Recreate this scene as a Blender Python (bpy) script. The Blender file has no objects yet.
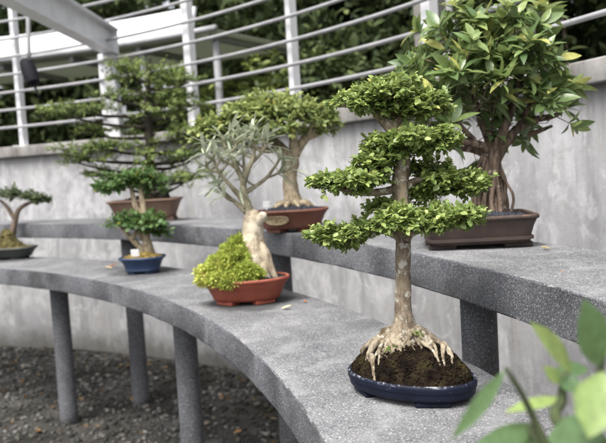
import bpy, bmesh, math
import numpy as np

# ------------------------------------------------------------------ basics
sc = bpy.context.scene
COL = sc.collection
RAD = math.radians
F_PX, PITCH, ROLL, CAM_H = 713.0, 0.07288, 0.05947, 1.1214
CX, CY = -3.6949, 0.2853            # common centre of the curved benches and wall
Z_LOW, Z_UP, T_SLAB = 0.75, 0.9213, 0.0766
CAM = np.array([0.0, 0.0, CAM_H])
cr, sr, cp, sp = math.cos(ROLL), math.sin(ROLL), math.cos(PITCH), math.sin(PITCH)
X0 = np.array([1.0, 0, 0]); U0 = np.array([0, sp, cp]); FW = np.array([0, cp, -sp])
CAMX = cr * X0 - sr * U0
CAMY = sr * X0 + cr * U0

def W(px, py, d):
    """a point of the place at distance d along the view axis"""
    return CAM + d * (FW + (px - 303) / F_PX * CAMX - (py - 221.5) / F_PX * CAMY)

def pol(r, th, z):
    return np.array([CX + r * math.cos(RAD(th)), CY + r * math.sin(RAD(th)), z])

def nrmz(v):
    return v / np.maximum(np.linalg.norm(v, axis=-1, keepdims=True), 1e-9)

# ------------------------------------------------------------------ materials
class NT:
    def __init__(s, name):
        s.m = bpy.data.materials.new(name); s.m.use_nodes = True
        s.t = s.m.node_tree; s.t.nodes.clear()
        s.out = s.n('ShaderNodeOutputMaterial')
        s.b = s.n('ShaderNodeBsdfPrincipled')
        s.l(s.b.outputs[0], s.out.inputs[0])
    def n(s, typ, **kw):
        x = s.t.nodes.new(typ)
        for k, v in kw.items(): setattr(x, k, v)
        return x
    def l(s, a, b): s.t.links.new(a, b)
    def coord(s, scale=(1, 1, 1), kind='Object'):
        c = s.n('ShaderNodeTexCoord'); m = s.n('ShaderNodeMapping')
        m.inputs['Scale'].default_value = scale
        s.l(c.outputs[kind], m.inputs['Vector']); return m.outputs[0]
    def noise(s, vec, scale, detail=6, rough=.55, dist=0):
        x = s.n('ShaderNodeTexNoise'); x.inputs['Scale'].default_value = scale
        x.inputs['Detail'].default_value = detail; x.inputs['Roughness'].default_value = rough
        x.inputs['Distortion'].default_value = dist
        s.l(vec, x.inputs['Vector']); return x.outputs['Fac']
    def vor(s, vec, scale, out='Color', feature='F1'):
        x = s.n('ShaderNodeTexVoronoi', feature=feature); x.inputs['Scale'].default_value = scale
        s.l(vec, x.inputs['Vector']); return x.outputs[out]
    def ramp(s, fac, stops, interp='LINEAR'):
        x = s.n('ShaderNodeValToRGB'); e = x.color_ramp; e.interpolation = interp
        while len(e.elements) < len(stops): e.elements.new(.5)
        for el, (p, c) in zip(e.elements, stops):
            el.position = p
            el.color = (c, c, c, 1) if not hasattr(c, '__len__') else (*c, 1)
        s.l(fac, x.inputs[0]); return x.outputs[0]
    def mix(s, fac, a, b, blend='MIX'):
        x = s.n('ShaderNodeMix', data_type='RGBA', blend_type=blend)
        for v, i in ((fac, 0), (a, 6), (b, 7)):
            if isinstance(v, (int, float)): x.inputs[i].default_value = v
            elif hasattr(v, '__len__'): x.inputs[i].default_value = (*v, 1)
            else: s.l(v, x.inputs[i])
        return x.outputs[2]
    def math(s, op, a, b=0.0):
        x = s.n('ShaderNodeMath', operation=op)
        for v, i in ((a, 0), (b, 1)):
            if isinstance(v, (int, float)): x.inputs[i].default_value = v
            else: s.l(v, x.inputs[i])
        return x.outputs[0]
    def bump(s, h, strength=.5, dist=.01):
        x = s.n('ShaderNodeBump'); x.inputs['Strength'].default_value = strength
        x.inputs['Distance'].default_value = dist
        s.l(h, x.inputs['Height']); s.l(x.outputs[0], s.b.inputs['Normal'])
    def base(s, c, rough=.8, spec=.5, metal=0):
        if hasattr(c, '__len__'): s.b.inputs['Base Color'].default_value = (*c, 1)
        else: s.l(c, s.b.inputs['Base Color'])
        if isinstance(rough, (int, float)): s.b.inputs['Roughness'].default_value = rough
        else: s.l(rough, s.b.inputs['Roughness'])
        s.b.inputs['Specular IOR Level'].default_value = spec
        s.b.inputs['Metallic'].default_value = metal
        return s.m

def mat_noise(name, stops, scale, rough=.85, spec=.3, stretch=(1, 1, 1), bscale=None, bstr=.4, bdist=.004, detail=6):
    t = NT(name); v = t.coord(stretch)
    c = t.ramp(t.noise(v, scale, detail), stops)
    if bscale: t.bump(t.noise(t.coord(), bscale, 5), bstr, bdist)
    return t.base(c, rough, spec)

def dark_spots(t):
    """irregular darker spots round most of the pots"""
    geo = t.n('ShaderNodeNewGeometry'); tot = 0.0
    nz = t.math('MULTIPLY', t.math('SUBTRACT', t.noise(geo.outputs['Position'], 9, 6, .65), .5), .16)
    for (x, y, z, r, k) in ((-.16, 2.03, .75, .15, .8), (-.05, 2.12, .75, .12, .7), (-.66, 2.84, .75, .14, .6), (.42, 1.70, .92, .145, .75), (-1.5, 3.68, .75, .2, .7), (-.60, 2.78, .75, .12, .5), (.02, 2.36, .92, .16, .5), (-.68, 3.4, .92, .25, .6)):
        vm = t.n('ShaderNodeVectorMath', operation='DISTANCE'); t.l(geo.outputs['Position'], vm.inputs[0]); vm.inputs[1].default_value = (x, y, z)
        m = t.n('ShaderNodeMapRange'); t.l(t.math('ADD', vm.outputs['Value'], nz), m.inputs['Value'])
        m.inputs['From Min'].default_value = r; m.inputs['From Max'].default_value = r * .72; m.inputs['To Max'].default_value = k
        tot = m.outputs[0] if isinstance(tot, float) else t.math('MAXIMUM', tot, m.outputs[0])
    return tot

def mat_granite():
    t = NT('speckled_granite'); v = t.coord()
    big = t.ramp(t.noise(v, 5, 8, .62), [(.3, (.125, .127, .134)), (.5, (.185, .187, .194)), (.7, (.255, .256, .258))])
    n1 = t.noise(v, 420, 4, .75)
    c = t.mix(t.ramp(n1, [(.38, .95), (.5, 0.0)]), big, (.022, .023, .027))
    sepc = t.n('ShaderNodeSeparateColor'); t.l(t.vor(v, 470), sepc.inputs[0])
    c = t.mix(t.ramp(sepc.outputs[0], [(.88, 0.0), (.95, .75)]), c, (.48, .48, .47))
    sep2 = t.n('ShaderNodeSeparateColor'); t.l(t.vor(v, 380), sep2.inputs[0])
    c = t.mix(t.ramp(sep2.outputs[1], [(.82, 0.0), (.92, .7)]), c, (.040, .042, .048))
    wn = t.ramp(t.noise(v, 13, 7, .65), [(.5, 0.0), (.66, .5)])
    c = t.mix(wn, c, (.30, .303, .305))
    # dark stains with shapes of their own
    st = t.ramp(t.noise(t.coord((1, 1, 2.2)), 3.1, 5, .6, .6), [(.56, 0.0), (.68, .32)])
    c = t.mix(st, c, (.085, .085, .088))
    c = t.mix(dark_spots(t), c, (.042, .042, .044))  # stone darkened in uneven spots round the pots
    t.bump(t.noise(v, 380, 5, .75), .5, .002)
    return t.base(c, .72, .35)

def mat_granite_shaded():
    """same stone, rougher, with shade painted into slab sides and legs"""
    t = NT('rough_shaded_granite'); v = t.coord()
    big = t.ramp(t.noise(v, 6, 6, .6), [(.3, (.10, .102, .112)), (.55, (.15, .153, .165)), (.8, (.205, .207, .215))])
    n1 = t.noise(v, 380, 4, .75)
    c = t.mix(t.ramp(n1, [(.40, .9), (.54, 0.0)]), big, (.040, .042, .050))
    sepc = t.n('ShaderNodeSeparateColor'); t.l(t.vor(v, 560), sepc.inputs[0])
    c = t.mix(t.ramp(sepc.outputs[0], [(.86, 0.0), (.94, .75)]), c, (.40, .40, .41))
    st = t.ramp(t.noise(t.coord((1, 1, 1.6)), 3.3, 5, .6, .8), [(.54, 0.0), (.66, .6)])
    c = t.mix(st, c, (.045, .043, .040))
    t.bump(t.noise(v, 280, 4, .7), .8, .003)
    return t.base(c, .85, .25)

def mat_wall():
    t = NT('weathered_concrete'); v = t.coord()
    c = t.ramp(t.noise(v, 2.0, 8, .62), [(.28, (.26, .258, .266)), (.5, (.37, .368, .376)), (.70, (.47, .467, .474))])
    streak = t.noise(t.coord((5, 5, .7)), 2.4, 8, .68, .4)
    c = t.mix(t.ramp(streak, [(.50, 0.0), (.68, .7)]), c, (.20, .197, .203))
    fine = t.noise(t.coord((16, 16, .8)), 2.2, 6, .7)
    c = t.mix(t.ramp(fine, [(.56, 0.0), (.70, .32)]), c, (.18, .176, .178))
    och = t.noise(t.coord((4, 4, 1.4)), 1.9, 6, .6, .5)
    c = t.mix(t.ramp(och, [(.60, 0.0), (.72, .5)]), c, (.37, .33, .26))
    pale = t.noise(t.coord((2.4, 2.4, 1.5)), 2.6, 9, .7, 1.0)
    c = t.mix(t.ramp(pale, [(.50, 0.0), (.62, .65)]), c, (.54, .54, .55))
    pale2 = t.noise(t.coord((1.4, 1.4, 1.2)), 7.0, 9, .72, .8)
    c = t.mix(t.ramp(pale2, [(.56, 0.0), (.62, .5)]), c, (.58, .58, .59))
    spots = t.noise(v, 11, 9, .75, .8)
    c = t.mix(t.ramp(spots, [(.57, 0.0), (.66, .45)]), c, (.23, .225, .22))
    # grime run down from under the coping and up from the soil
    sx = t.n('ShaderNodeSeparateXYZ'); t.l(v, sx.inputs[0])
    run = t.math('ADD', sx.outputs[2], t.math('MULTIPLY', t.noise(t.coord((14, 14, .5)), 2.0, 5, .6), .55))
    m = t.n('ShaderNodeMapRange'); t.l(run, m.inputs['Value']); m.inputs['From Min'].default_value = 1.43; m.inputs['From Max'].default_value = 1.65; m.inputs['To Max'].default_value = .6
    c = t.mix(m.outputs[0], c, (.19, .18, .17))
    low = t.math('ADD', sx.outputs[2], t.math('MULTIPLY', t.noise(v, 5, 6, .7), -.3))
    m2 = t.n('ShaderNodeMapRange'); t.l(low, m2.inputs['Value']); m2.inputs['From Min'].default_value = .02; m2.inputs['From Max'].default_value = -.13; m2.inputs['To Max'].default_value = .75
    c = t.mix(m2.outputs[0], c, (.10, .095, .075))
    pore = t.vor(v, 55, 'Distance')
    c = t.mix(t.ramp(pore, [(.07, .5), (.12, 0.0)]), c, (.12, .12, .12))
    t.bump(t.noise(v, 60, 8, .7), .35, .005)
    return t.base(c, .9, .2)

def mat_leaf(name, dark, mid, light, accent=None, acc=.04, rough=.45, trans=.3, spec=.45):
    t = NT(name)
    g = t.n('ShaderNodeNewGeometry'); a = t.n('ShaderNodeAttribute'); a.attribute_name = 'age'
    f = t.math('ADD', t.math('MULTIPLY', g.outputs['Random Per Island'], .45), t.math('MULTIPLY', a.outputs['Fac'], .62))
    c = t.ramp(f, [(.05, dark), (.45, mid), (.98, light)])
    if accent:
        r2 = t.math('FRACT', t.math('MULTIPLY', g.outputs['Random Per Island'], 37.7))
        c = t.mix(t.ramp(r2, [(1 - acc, 0.0), (1 - acc * .8, .9)]), c, accent)
    # mottling along the blade
    mot = t.noise(t.coord(), 140, 3)
    c = t.mix(.35, c, t.ramp(mot, [(.3, .25), (.7, .85)]), 'OVERLAY')
    t.base(c, rough, spec)
    tr = t.n('ShaderNodeBsdfTranslucent'); t.l(t.mix(.45, c, light), tr.inputs[0])
    mx = t.n('ShaderNodeMixShader'); mx.inputs[0].default_value = trans
    t.l(t.b.outputs[0], mx.inputs[1]); t.l(tr.outputs[0], mx.inputs[2]); t.l(mx.outputs[0], t.out.inputs[0])
    return t.m

def mat_bark(name, base, dark, lichen, lscale=45, lamt=.58, bscale=90, bstr=.8, stretch=(1, 1, .45)):
    t = NT(name); v = t.coord(); s = t.coord(stretch)
    c = t.ramp(t.noise(s, 60, 8, .72), [(.40, dark), (.56, base)])
    c = t.mix(t.ramp(t.noise(v, 210, 4, .7), [(.56, 0.0), (.66, .55)]), c, dark)
    c = t.mix(t.ramp(t.noise(v, lscale, 5, .6), [(lamt, 0.0), (lamt + .06, .85)]), c, lichen)
    t.bump(t.noise(s, bscale, 6, .7), bstr, .004)
    return t.base(c, .9, .2)

def mat_glaze(name, col, col2, rim, rim_z, rough=.3, wear=.5, spec=.5, soil=None):
    """glazed or fired clay whose lip is rubbed pale"""
    t = NT(name); v = t.coord()
    c = t.mix(t.ramp(t.noise(v, 22, 5, .6), [(.35, 0.0), (.7, 1.0)]), col, col2)
    if rim:
        sx = t.n('ShaderNodeSeparateXYZ'); t.l(v, sx.inputs[0])
        edge = t.ramp(t.math('SUBTRACT', sx.outputs[2], rim_z - .004), [(0.0, 0.0), (.004, 1.0)])
        nn = t.ramp(t.noise(v, 75, 5, .7), [(.62 - wear * .35, 0.0), (.72 - wear * .35, .9)])
        c = t.mix(t.math('MULTIPLY', edge, nn), c, rim)
    sp_ = t.ramp(t.noise(v, 160, 4, .7), [(.66, 0.0), (.72, .6)])
    c = t.mix(sp_, c, soil or (.22, .2, .18))
    t.bump(t.noise(v, 130, 4), .12, .002)
    return t.base(c, t.ramp(t.noise(v, 30, 4), [(.3, rough), (.7, min(1, rough + .25))]), spec)

M = {}
M['granite'] = mat_granite(); M['granite_shaded'] = mat_granite_shaded(); M['wall'] = mat_wall()
M['coping'] = mat_noise('mossy_coping_concrete', [(.3, (.15, .14, .13)), (.52, (.27, .26, .245)), (.75, (.37, .36, .345))], 6, .9, .2, (2, 2, .8), 70, .3)
M['white_paint'] = mat_noise('white_painted_steel', [(.3, (.68, .68, .70)), (.6, (.80, .80, .82))], 9, .45, .4, (1, 1, .6), 40, .05)
M['grey_paint'] = mat_noise('pale_grey_painted_steel', [(.3, (.26, .26, .27)), (.65, (.36, .36, .37))], 9, .5, .4, (1, 1, .6), 40, .05)
M['fascia'] = mat_noise('white_fascia_paint', [(.3, (.83, .83, .86)), (.7, (.90, .90, .92))], 2, .6, .3)
M['soffit'] = mat_noise('grey_green_soffit', [(.3, (.26, .29, .22)), (.7, (.36, .39, .30))], 2.5, .8, .2)
def mat_sheet():
    t = NT('brightened_roof_sheet'); t.base((.36, .38, .32), .6, .3)
    tr = t.n('ShaderNodeBsdfTranslucent'); tr.inputs[0].default_value = (.40, .42, .35, 1)  # translucency added to brighten the underside, in place of bounced light
    mx = t.n('ShaderNodeMixShader'); mx.inputs[0].default_value = .45
    t.l(t.b.outputs[0], mx.inputs[1]); t.l(tr.outputs[0], mx.inputs[2]); t.l(mx.outputs[0], t.out.inputs[0])
    return t.m
M['soffit'] = mat_sheet()
M['pillar'] = mat_noise('stained_concrete_pillar', [(.3, (.14, .13, .12)), (.7, (.27, .26, .24))], 7, .9, .2, (1, 1, .4), 60, .4)
M['black'] = mat_noise('matt_black_metal', [(.3, (.006, .006, .009)), (.7, (.012, .012, .016))], 20, .7, .15)
M['tag'] = mat_noise('white_plastic_tag', [(.55, (.8, .8, .8)), (.75, (.5, .5, .52))], 120, .5, .3)
M['ground'] = mat_noise('damp_gravel_earth', [(.30, (.020, .019, .017)), (.48, (.055, .053, .048)), (.62, (.095, .092, .086)), (.8, (.16, .157, .15))], 3.5, .95, .15, (1, 1, 1), 55, 1.0, .03, 10)

M['leaf_small'] = mat_leaf('small_bright_leaf', (.050, .085, .025), (.165, .240, .062), (.43, .51, .17), (.5, .47, .14), .010, .45, .30)
M['leaf_ficus'] = mat_leaf('glossy_ficus_leaf', (.05, .10, .04), (.13, .20, .072), (.33, .40, .14), (.50, .49, .16), .05, .30, .28, .6)
M['leaf_canopy'] = mat_leaf('pale_canopy_leaf', (.06, .095, .03), (.17, .23, .07), (.42, .47, .17), (.55, .50, .16), .04)
M['leaf_blue'] = mat_leaf('fresh_green_leaf', (.03, .075, .025), (.085, .165, .05), (.20, .30, .10), (.6, .5, .05), .01)
M['leaf_conifer'] = mat_leaf('feathery_green_leaf', (.040, .066, .022), (.12, .18, .055), (.36, .43, .12), None, 0, .6, .25)
M['leaf_desert'] = mat_leaf('grey_green_strap_leaf', (.17, .20, .14), (.32, .36, .26), (.50, .54, .40), (.40, .16, .05), .02, .5, .25)
M['leaf_grey'] = mat_leaf('dull_green_leaf', (.035, .06, .028), (.08, .11, .05), (.15, .19, .09), None, 0)
M['leaf_near'] = mat_leaf('large_soft_green_leaf', (.065, .13, .055), (.12, .20, .085), (.33, .43, .13), None, 0, .4, .35)
M['leaf_dark'] = mat_leaf('dark_woodland_leaf', (.012, .018, .008), (.045, .065, .026), (.15, .19, .07), None, 0, .7, .12, .15)
M['leaf_deep'] = mat_leaf('deep_woodland_leaf', (.010, .016, .008), (.032, .046, .02), (.09, .115, .045), None, 0, .8, .05, .1)
M['leaf_shrub'] = mat_leaf('yellow_green_shrub_leaf', (.02, .035, .01), (.07, .105, .025), (.26, .31, .07), None, 0, .6, .25)
M['moss'] = mat_leaf('yellow_green_moss', (.14, .22, .04), (.36, .44, .08), (.68, .68, .20), None, 0, .8, .3, .2)

M['bark_a'] = mat_bark('mottled_lichen_bark', (.29, .235, .17), (.11, .085, .06), (.50, .48, .42), 75, .53)
M['bark_root'] = mat_bark('pale_knobbly_root', (.35, .295, .215), (.11, .085, .055), (.50, .46, .38), 90, .57)
M['bark_desert'] = mat_bark('smooth_cream_caudex', (.50, .43, .32), (.27, .21, .145), (.60, .54, .43), 26, .50, 70, .9)
M['bark_stem'] = mat_bark('grey_green_stem', (.33, .30, .21), (.20, .18, .12), (.44, .42, .33), 50, .6, 80, .3)
M['stem_green'] = mat_bark('dark_green_stem', (.07, .09, .04), (.04, .05, .025), (.12, .13, .07), 40, .62)
M['bark_brown'] = mat_bark('brown_trunk_bark', (.19, .145, .11), (.07, .052, .04), (.33, .28, .22), 40, .62)
M['bark_tan'] = mat_bark('tan_trunk_bark', (.40, .33, .23), (.19, .15, .10), (.52, .46, .36), 40, .6)
M['bark_dark'] = mat_bark('blackish_bark', (.045, .038, .03), (.018, .015, .012), (.11, .10, .085), 30, .66)
M['bark_root_ficus'] = mat_bark('strand_like_aerial_root', (.19, .14, .105), (.055, .04, .03), (.34, .29, .23), 50, .6, 110, .9, (1, 1, .15))
M['soil'] = mat_noise('dark_crumbly_soil', [(.32, (.006, .004, .003)), (.50, (.024, .017, .011)), (.62, (.045, .034, .018)), (.70, (.055, .055, .018)), (.80, (.12, .06, .03))], 48, .97, .08, (1, 1, 1), 240, 1.0, .012, 10)
M['soil_moss'] = mat_noise('mossy_tan_soil', [(.3, (.06, .045, .015)), (.55, (.26, .19, .06)), (.75, (.36, .30, .09))], 40, .95, .1, (1, 1, 1), 150, .8, .006)
M['soil_olive'] = mat_noise('olive_mossy_soil', [(.3, (.03, .026, .012)), (.55, (.11, .095, .04)), (.75, (.20, .17, .07))], 40, .95, .1, (1, 1, 1), 150, .8, .006)
M['grit'] = mat_noise('charcoal_grit', [(.35, (.010, .011, .014)), (.55, (.034, .036, .045)), (.75, (.085, .09, .105))], 150, .8, .3, (1, 1, 1), 260, .6, .003)
M['dead_leaf'] = mat_noise('dry_yellow_leaf', [(.35, (.42, .24, .06)), (.65, (.70, .55, .22))], 60, .7, .2)
M['dead_leaf_pale'] = mat_noise('dry_cream_leaf', [(.35, (.45, .36, .2)), (.65, (.70, .62, .42))], 60, .7, .2)
M['dead_leaf_red'] = mat_noise('dry_orange_leaf', [(.35, (.30, .09, .03)), (.65, (.50, .22, .08))], 60, .7, .2)

def mat_pebble():
    t = NT('mixed_gravel'); g = t.n('ShaderNodeNewGeometry')
    c = t.ramp(g.outputs['Random Per Island'], [(0, (.028, .027, .025)), (.45, (.072, .070, .066)), (.75, (.145, .141, .132)), (.95, (.19, .18, .16)), (1, (.30, .285, .26))])
    c = t.mix(t.ramp(t.noise(t.coord(), 2.1, 5, .6), [(.45, 0.0), (.6, .72)]), c, (.022, .022, .012), 'MIX')
    t.bump(t.noise(t.coord(), 120, 4), .4, .004)
    return t.base(c, .9, .2)
def mat_litter():
    t = NT('fallen_leaf_litter'); g = t.n('ShaderNodeNewGeometry')
    return t.base(t.ramp(g.outputs['Random Per Island'], [(0, (.04, .027, .016)), (.5, (.12, .075, .035)), (.85, (.28, .16, .06)), (1, (.45, .34, .18))]), .8, .2)
M['pebble'] = mat_pebble(); M['litter'] = mat_litter()

# ------------------------------------------------------------------ mesh helpers
class MB:
    def __init__(s): s.v = []; s.f = []; s.n = 0
    def add(s, v, f):
        v = np.asarray(v, float); s.v.append(v); o = s.n
        s.f += [tuple(int(i) + o for i in q) for q in f]; s.n += len(v)
    def build(s, name, mat, parent=None, smooth=True, auto=None):
        v = np.concatenate(s.v)
        off = parent['_w'] if parent is not None and '_w' in parent else (0, 0, 0)
        off = np.array(off[:])
        me = bpy.data.meshes.new(name); me.from_pydata((v - off).tolist(), [], s.f)
        bm = bmesh.new(); bm.from_mesh(me); bmesh.ops.recalc_face_normals(bm, faces=bm.faces); bm.to_mesh(me); bm.free()
        me.polygons.foreach_set('use_smooth', [smooth] * len(me.polygons)); me.update()
        me.materials.append(mat)
        if auto is not None: me.set_sharp_from_angle(angle=RAD(auto))
        o = bpy.data.objects.new(name, me); COL.objects.link(o)
        if parent is not None: o.parent = parent; o['_w'] = list(map(float, off))
        return o

def thing(name, loc, label, cat, group=None):
    o = bpy.data.objects.new(name, None); COL.objects.link(o)
    o.location = tuple(map(float, loc)); o.empty_display_size = .1
    o['_w'] = [float(x) for x in loc]
    return tag(o, label, cat, group)
def tag(o, label, cat, group=None):
    o['label'] = label; o['category'] = cat
    if group: o['group'] = group
    return o
def solo(mb, name, mat, label, cat, group=None, loc=None, **kw):
    """a thing that is one mesh, origin at its base"""
    holder = {'_w': None}
    v = np.concatenate(mb.v); loc = np.array(loc) if loc is not None else np.array([v[:, 0].mean(), v[:, 1].mean(), v[:, 2].min()])
    mb.v = [v - loc]
    o = mb.build(name, mat, None, **kw); o.location = tuple(loc)
    return tag(o, label, cat, group)
def kind(o, k): o['kind'] = k; return o

def catmull(P, n):
    P = np.asarray(P, float)
    if len(P) < 3: 
        t = np.linspace(0, 1, n + 1)[:, None]; return P[0] * (1 - t) + P[-1] * t
    Q = np.vstack([2 * P[0] - P[1], P, 2 * P[-1] - P[-2]]); out = []
    for i in range(len(P) - 1):
        a, b, c, d = Q[i:i + 4]
        for k in range(n):
            t = k / n
            out.append(.5 * (2 * b + (c - a) * t + (2 * a - 5 * b + 4 * c - d) * t * t + (3 * b - a - 3 * c + d) * t ** 3))
    out.append(P[-1]); return np.array(out)

def tube(mb, pts, rad, seg=10, sub=6, rng=None, rough=.0, lobes=0, flat=1.0, cap=True):
    pts = np.asarray(pts, float); rad = np.asarray(rad, float)
    both = catmull(np.hstack([pts, rad[:, None]]), sub); C = both[:, :3]; R = np.maximum(both[:, 3], 1e-4)
    T = nrmz(np.gradient(C, axis=0))
    for i in range(len(T)):
        if np.linalg.norm(T[i]) < .5: T[i] = nrmz(C[-1] - C[0])
    ref = np.array([0, 0, 1.0]) if abs(T[0, 2]) < .9 else np.array([1.0, 0, 0])
    u = nrmz(np.cross(T[0], ref)); V = []; nr = len(C)
    ph = rng.uniform(0, 6.28, 6) if rng is not None else np.zeros(6)
    ang = np.linspace(0, 2 * np.pi, seg, endpoint=False)
    for i in range(nr):
        u = nrmz(u - T[i] * np.dot(u, T[i])); w = np.cross(T[i], u)
        k = 1 + rough * (np.sin(2 * ang + ph[0] + i * .7) * .5 + np.sin(3 * ang + ph[1] - i * .45) * .5)
        if lobes: k = k + rough * .8 * np.sin(lobes * ang + ph[2] + i * .06)
        if rng is not None: k = k + rough * .45 * rng.normal(size=seg)
        V.append(C[i] + (R[i] * k)[:, None] * (np.cos(ang)[:, None] * u + flat * np.sin(ang)[:, None] * w))
    V = np.vstack(V); f = []
    for i in range(nr - 1):
        for j in range(seg):
            a = i * seg + j; b = i * seg + (j + 1) % seg
            f.append((a, b, b + seg, a + seg))
    n0 = len(V)
    if cap:
        V = np.vstack([V, C[:1], C[-1:] + T[-1:] * R[-1] * .6])
        for j in range(seg):
            f.append((n0, (j + 1) % seg, j)); f.append((n0 + 1, (nr - 1) * seg + j, (nr - 1) * seg + (j + 1) % seg))
    mb.add(V, f)
    return C

def box(mb, c, ax, ay, az, hx, hy, hz, bev=.0):
    """box with chamfered edges on given axes"""
    c, ax, ay, az = [np.asarray(q, float) for q in (c, ax, ay, az)]
    if bev <= 0:
        V = [c + sx * hx * ax + sy * hy * ay + s * hz * az for s in (-1, 1) for sx, sy in ((-1, -1), (1, -1), (1, 1), (-1, 1))]
        mb.add(V, [(0, 3, 2, 1), (4, 5, 6, 7), (0, 1, 5, 4), (1, 2, 6, 5), (2, 3, 7, 6), (3, 0, 4, 7)]); return
    b = bev; ring = lambda x, y: [(-x + b, -y), (x - b, -y), (x, -y + b), (x, y - b), (x - b, y), (-x + b, y), (-x, y - b), (-x, -y + b)]
    V = []
    for z, ins in ((-hz, b), (-hz + b, 0), (hz - b, 0), (hz, b)):
        V += [c + p * ax + q * ay + z * az for p, q in ring(hx - ins, hy - ins)]
    f = [tuple(range(7, -1, -1)), tuple(range(24, 32))]
    for i in range(3):
        for j in range(8): f.append((i * 8 + j, i * 8 + (j + 1) % 8, i * 8 + 8 + (j + 1) % 8, i * 8 + 8 + j))
    mb.add(V, f)

def arc_prism(mb, prof, th0, th1, n, cz=None):
    """sweep a closed (r, z) profile about the common centre"""
    k = len(prof); V = []; f = []
    for i in range(n + 1):
        th = th0 + (th1 - th0) * i / n
        V += [pol(r, th, z) for r, z in prof]
    for i in range(n):
        for j in range(k):
            a = i * k + j; b = i * k + (j + 1) % k
            f.append((a, b, b + k, a + k))
    f.append(tuple(range(k - 1, -1, -1))); f.append(tuple(n * k + j for j in range(k)))
    mb.add(V, f)

def rounded(r0, r1, z0, z1, b=.008):
    out = []
    for cxr, czr, a0 in ((r1 - b, z1 - b, 0), (r0 + b, z1 - b, 90), (r0 + b, z0 + b, 180), (r1 - b, z0 + b, 270)):
        for a in (0, 30, 60, 90): out.append((cxr + b * math.cos(RAD(a0 + a)), czr + b * math.sin(RAD(a0 + a))))
    return out

def ell(a, b, n, m):
    t = np.linspace(0, 2 * np.pi, m, endpoint=False); c, s = np.cos(t), np.sin(t)
    return np.stack([a * np.sign(c) * np.abs(c) ** (2 / n), b * np.sign(s) * np.abs(s) ** (2 / n)], 1)

def lathe(mb, cen, a, b, ang, prof, n=2, m=72, close=True):
    """prof: list of (inset, z); the oval or rounded rectangle shrinks by inset"""
    ca, sa = math.cos(ang), math.sin(ang); V = []; f = []
    for ins, z in prof:
        e = ell(max(a - ins, .002), max(b - ins, .002), n, m)
        V.append(np.stack([cen[0] + e[:, 0] * ca - e[:, 1] * sa, cen[1] + e[:, 0] * sa + e[:, 1] * ca, np.full(m, cen[2] + z)], 1))
    for i in range(len(prof) - 1):
        for j in range(m):
            p = i * m + j; q = i * m + (j + 1) % m; f.append((p, q, q + m, p + m))
    f.append(tuple(range(m - 1, -1, -1))); f.append(tuple((len(prof) - 1) * m + j for j in range(m)))
    mb.add(np.vstack(V), f)

def fast_mesh(name, V, F, mat, parent=None, age=None, smooth=True):
    off = np.array(parent['_w'][:]) if parent is not None else np.zeros(3)
    me = bpy.data.meshes.new(name); nv, nf, k = len(V), len(F), F.shape[1]
    me.vertices.add(nv); me.vertices.foreach_set('co', (V - off).astype(np.float32).ravel())
    me.loops.add(nf * k); me.loops.foreach_set('vertex_index', F.astype(np.int32).ravel())
    me.polygons.add(nf); me.polygons.foreach_set('loop_start', np.arange(0, nf * k, k, dtype=np.int32))
    me.polygons.foreach_set('use_smooth', np.full(nf, smooth))
    if age is not None:
        at = me.attributes.new('age', 'FLOAT', 'POINT'); at.data.foreach_set('value', age.astype(np.float32))
    me.update(calc_edges=True); me.validate(); me.materials.append(mat)
    o = bpy.data.objects.new(name, me); COL.objects.link(o)
    if parent is not None: o.parent = parent; o['_w'] = list(map(float, off))
    return o

SHAPE_SMALL = [(0, .15), (.22, .80), (.5, 1.0), (.78, .72), (1, .06)]
SHAPE_BIG = [(0, .05), (.13, .45), (.32, .88), (.52, 1.0), (.74, .74), (.9, .32), (1, .02)]
SHAPE_STRAP = [(0, .4), (.3, .8), (.65, 1.0), (.9, .7), (1, .1)]
SHAPE_FERN = [(0, .3), (.5, 1.0), (1, .05)]

def leaves(pos, d, nrm, L, Wd, shape, curl=.15, fold=.25, age=None):
    """all the leaf blades of one clump: V-folded along the midrib and drooping at the tip"""
    N = len(pos); d = nrmz(d); s = nrmz(np.cross(d, nrm)); n = nrmz(np.cross(s, d))
    L = np.broadcast_to(L, N)[:, None]; Wd = np.broadcast_to(Wd, N)[:, None]; curl = np.broadcast_to(curl, N)[:, None]
    rows = []
    for t, w in shape:
        c = pos + d * L * t - n * L * curl * t * t
        e = s * Wd * .5 * w; up = n * Wd * .5 * w * fold
        rows += [c - e + up, c, c + e + up]
    V = np.stack(rows, 1); K = V.shape[1]; f = []
    for i in range(len(shape) - 1):
        a = i * 3
        f += [(a, a + 3, a + 4, a + 1), (a + 1, a + 4, a + 5, a + 2)]
    F = (np.array(f)[None] + (np.arange(N) * K)[:, None, None]).reshape(-1, 4)
    A = np.repeat(age if age is not None else np.full(N, .5), K)
    return V.reshape(-1, 3), F, A

def twigs(pos0, pos1, r):
    """thin three-sided twigs"""
    N = len(pos0); d = nrmz(pos1 - pos0); s = nrmz(np.cross(d, np.array([.3, .2, 1.0]))); w = np.cross(d, s); rows = []
    for p, k in ((pos0, 1.0), (pos1, .45)):
        for a in (0, 2.094, 4.189): rows.append(p + r * k * (math.cos(a) * s + math.sin(a) * w))
    V = np.stack(rows, 1); f = [(0, 1, 4, 3), (1, 2, 5, 4), (2, 0, 3, 5)]
    F = (np.array(f)[None] + (np.arange(N) * 6)[:, None, None]).reshape(-1, 4)
    return V.reshape(-1, 3), F

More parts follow.
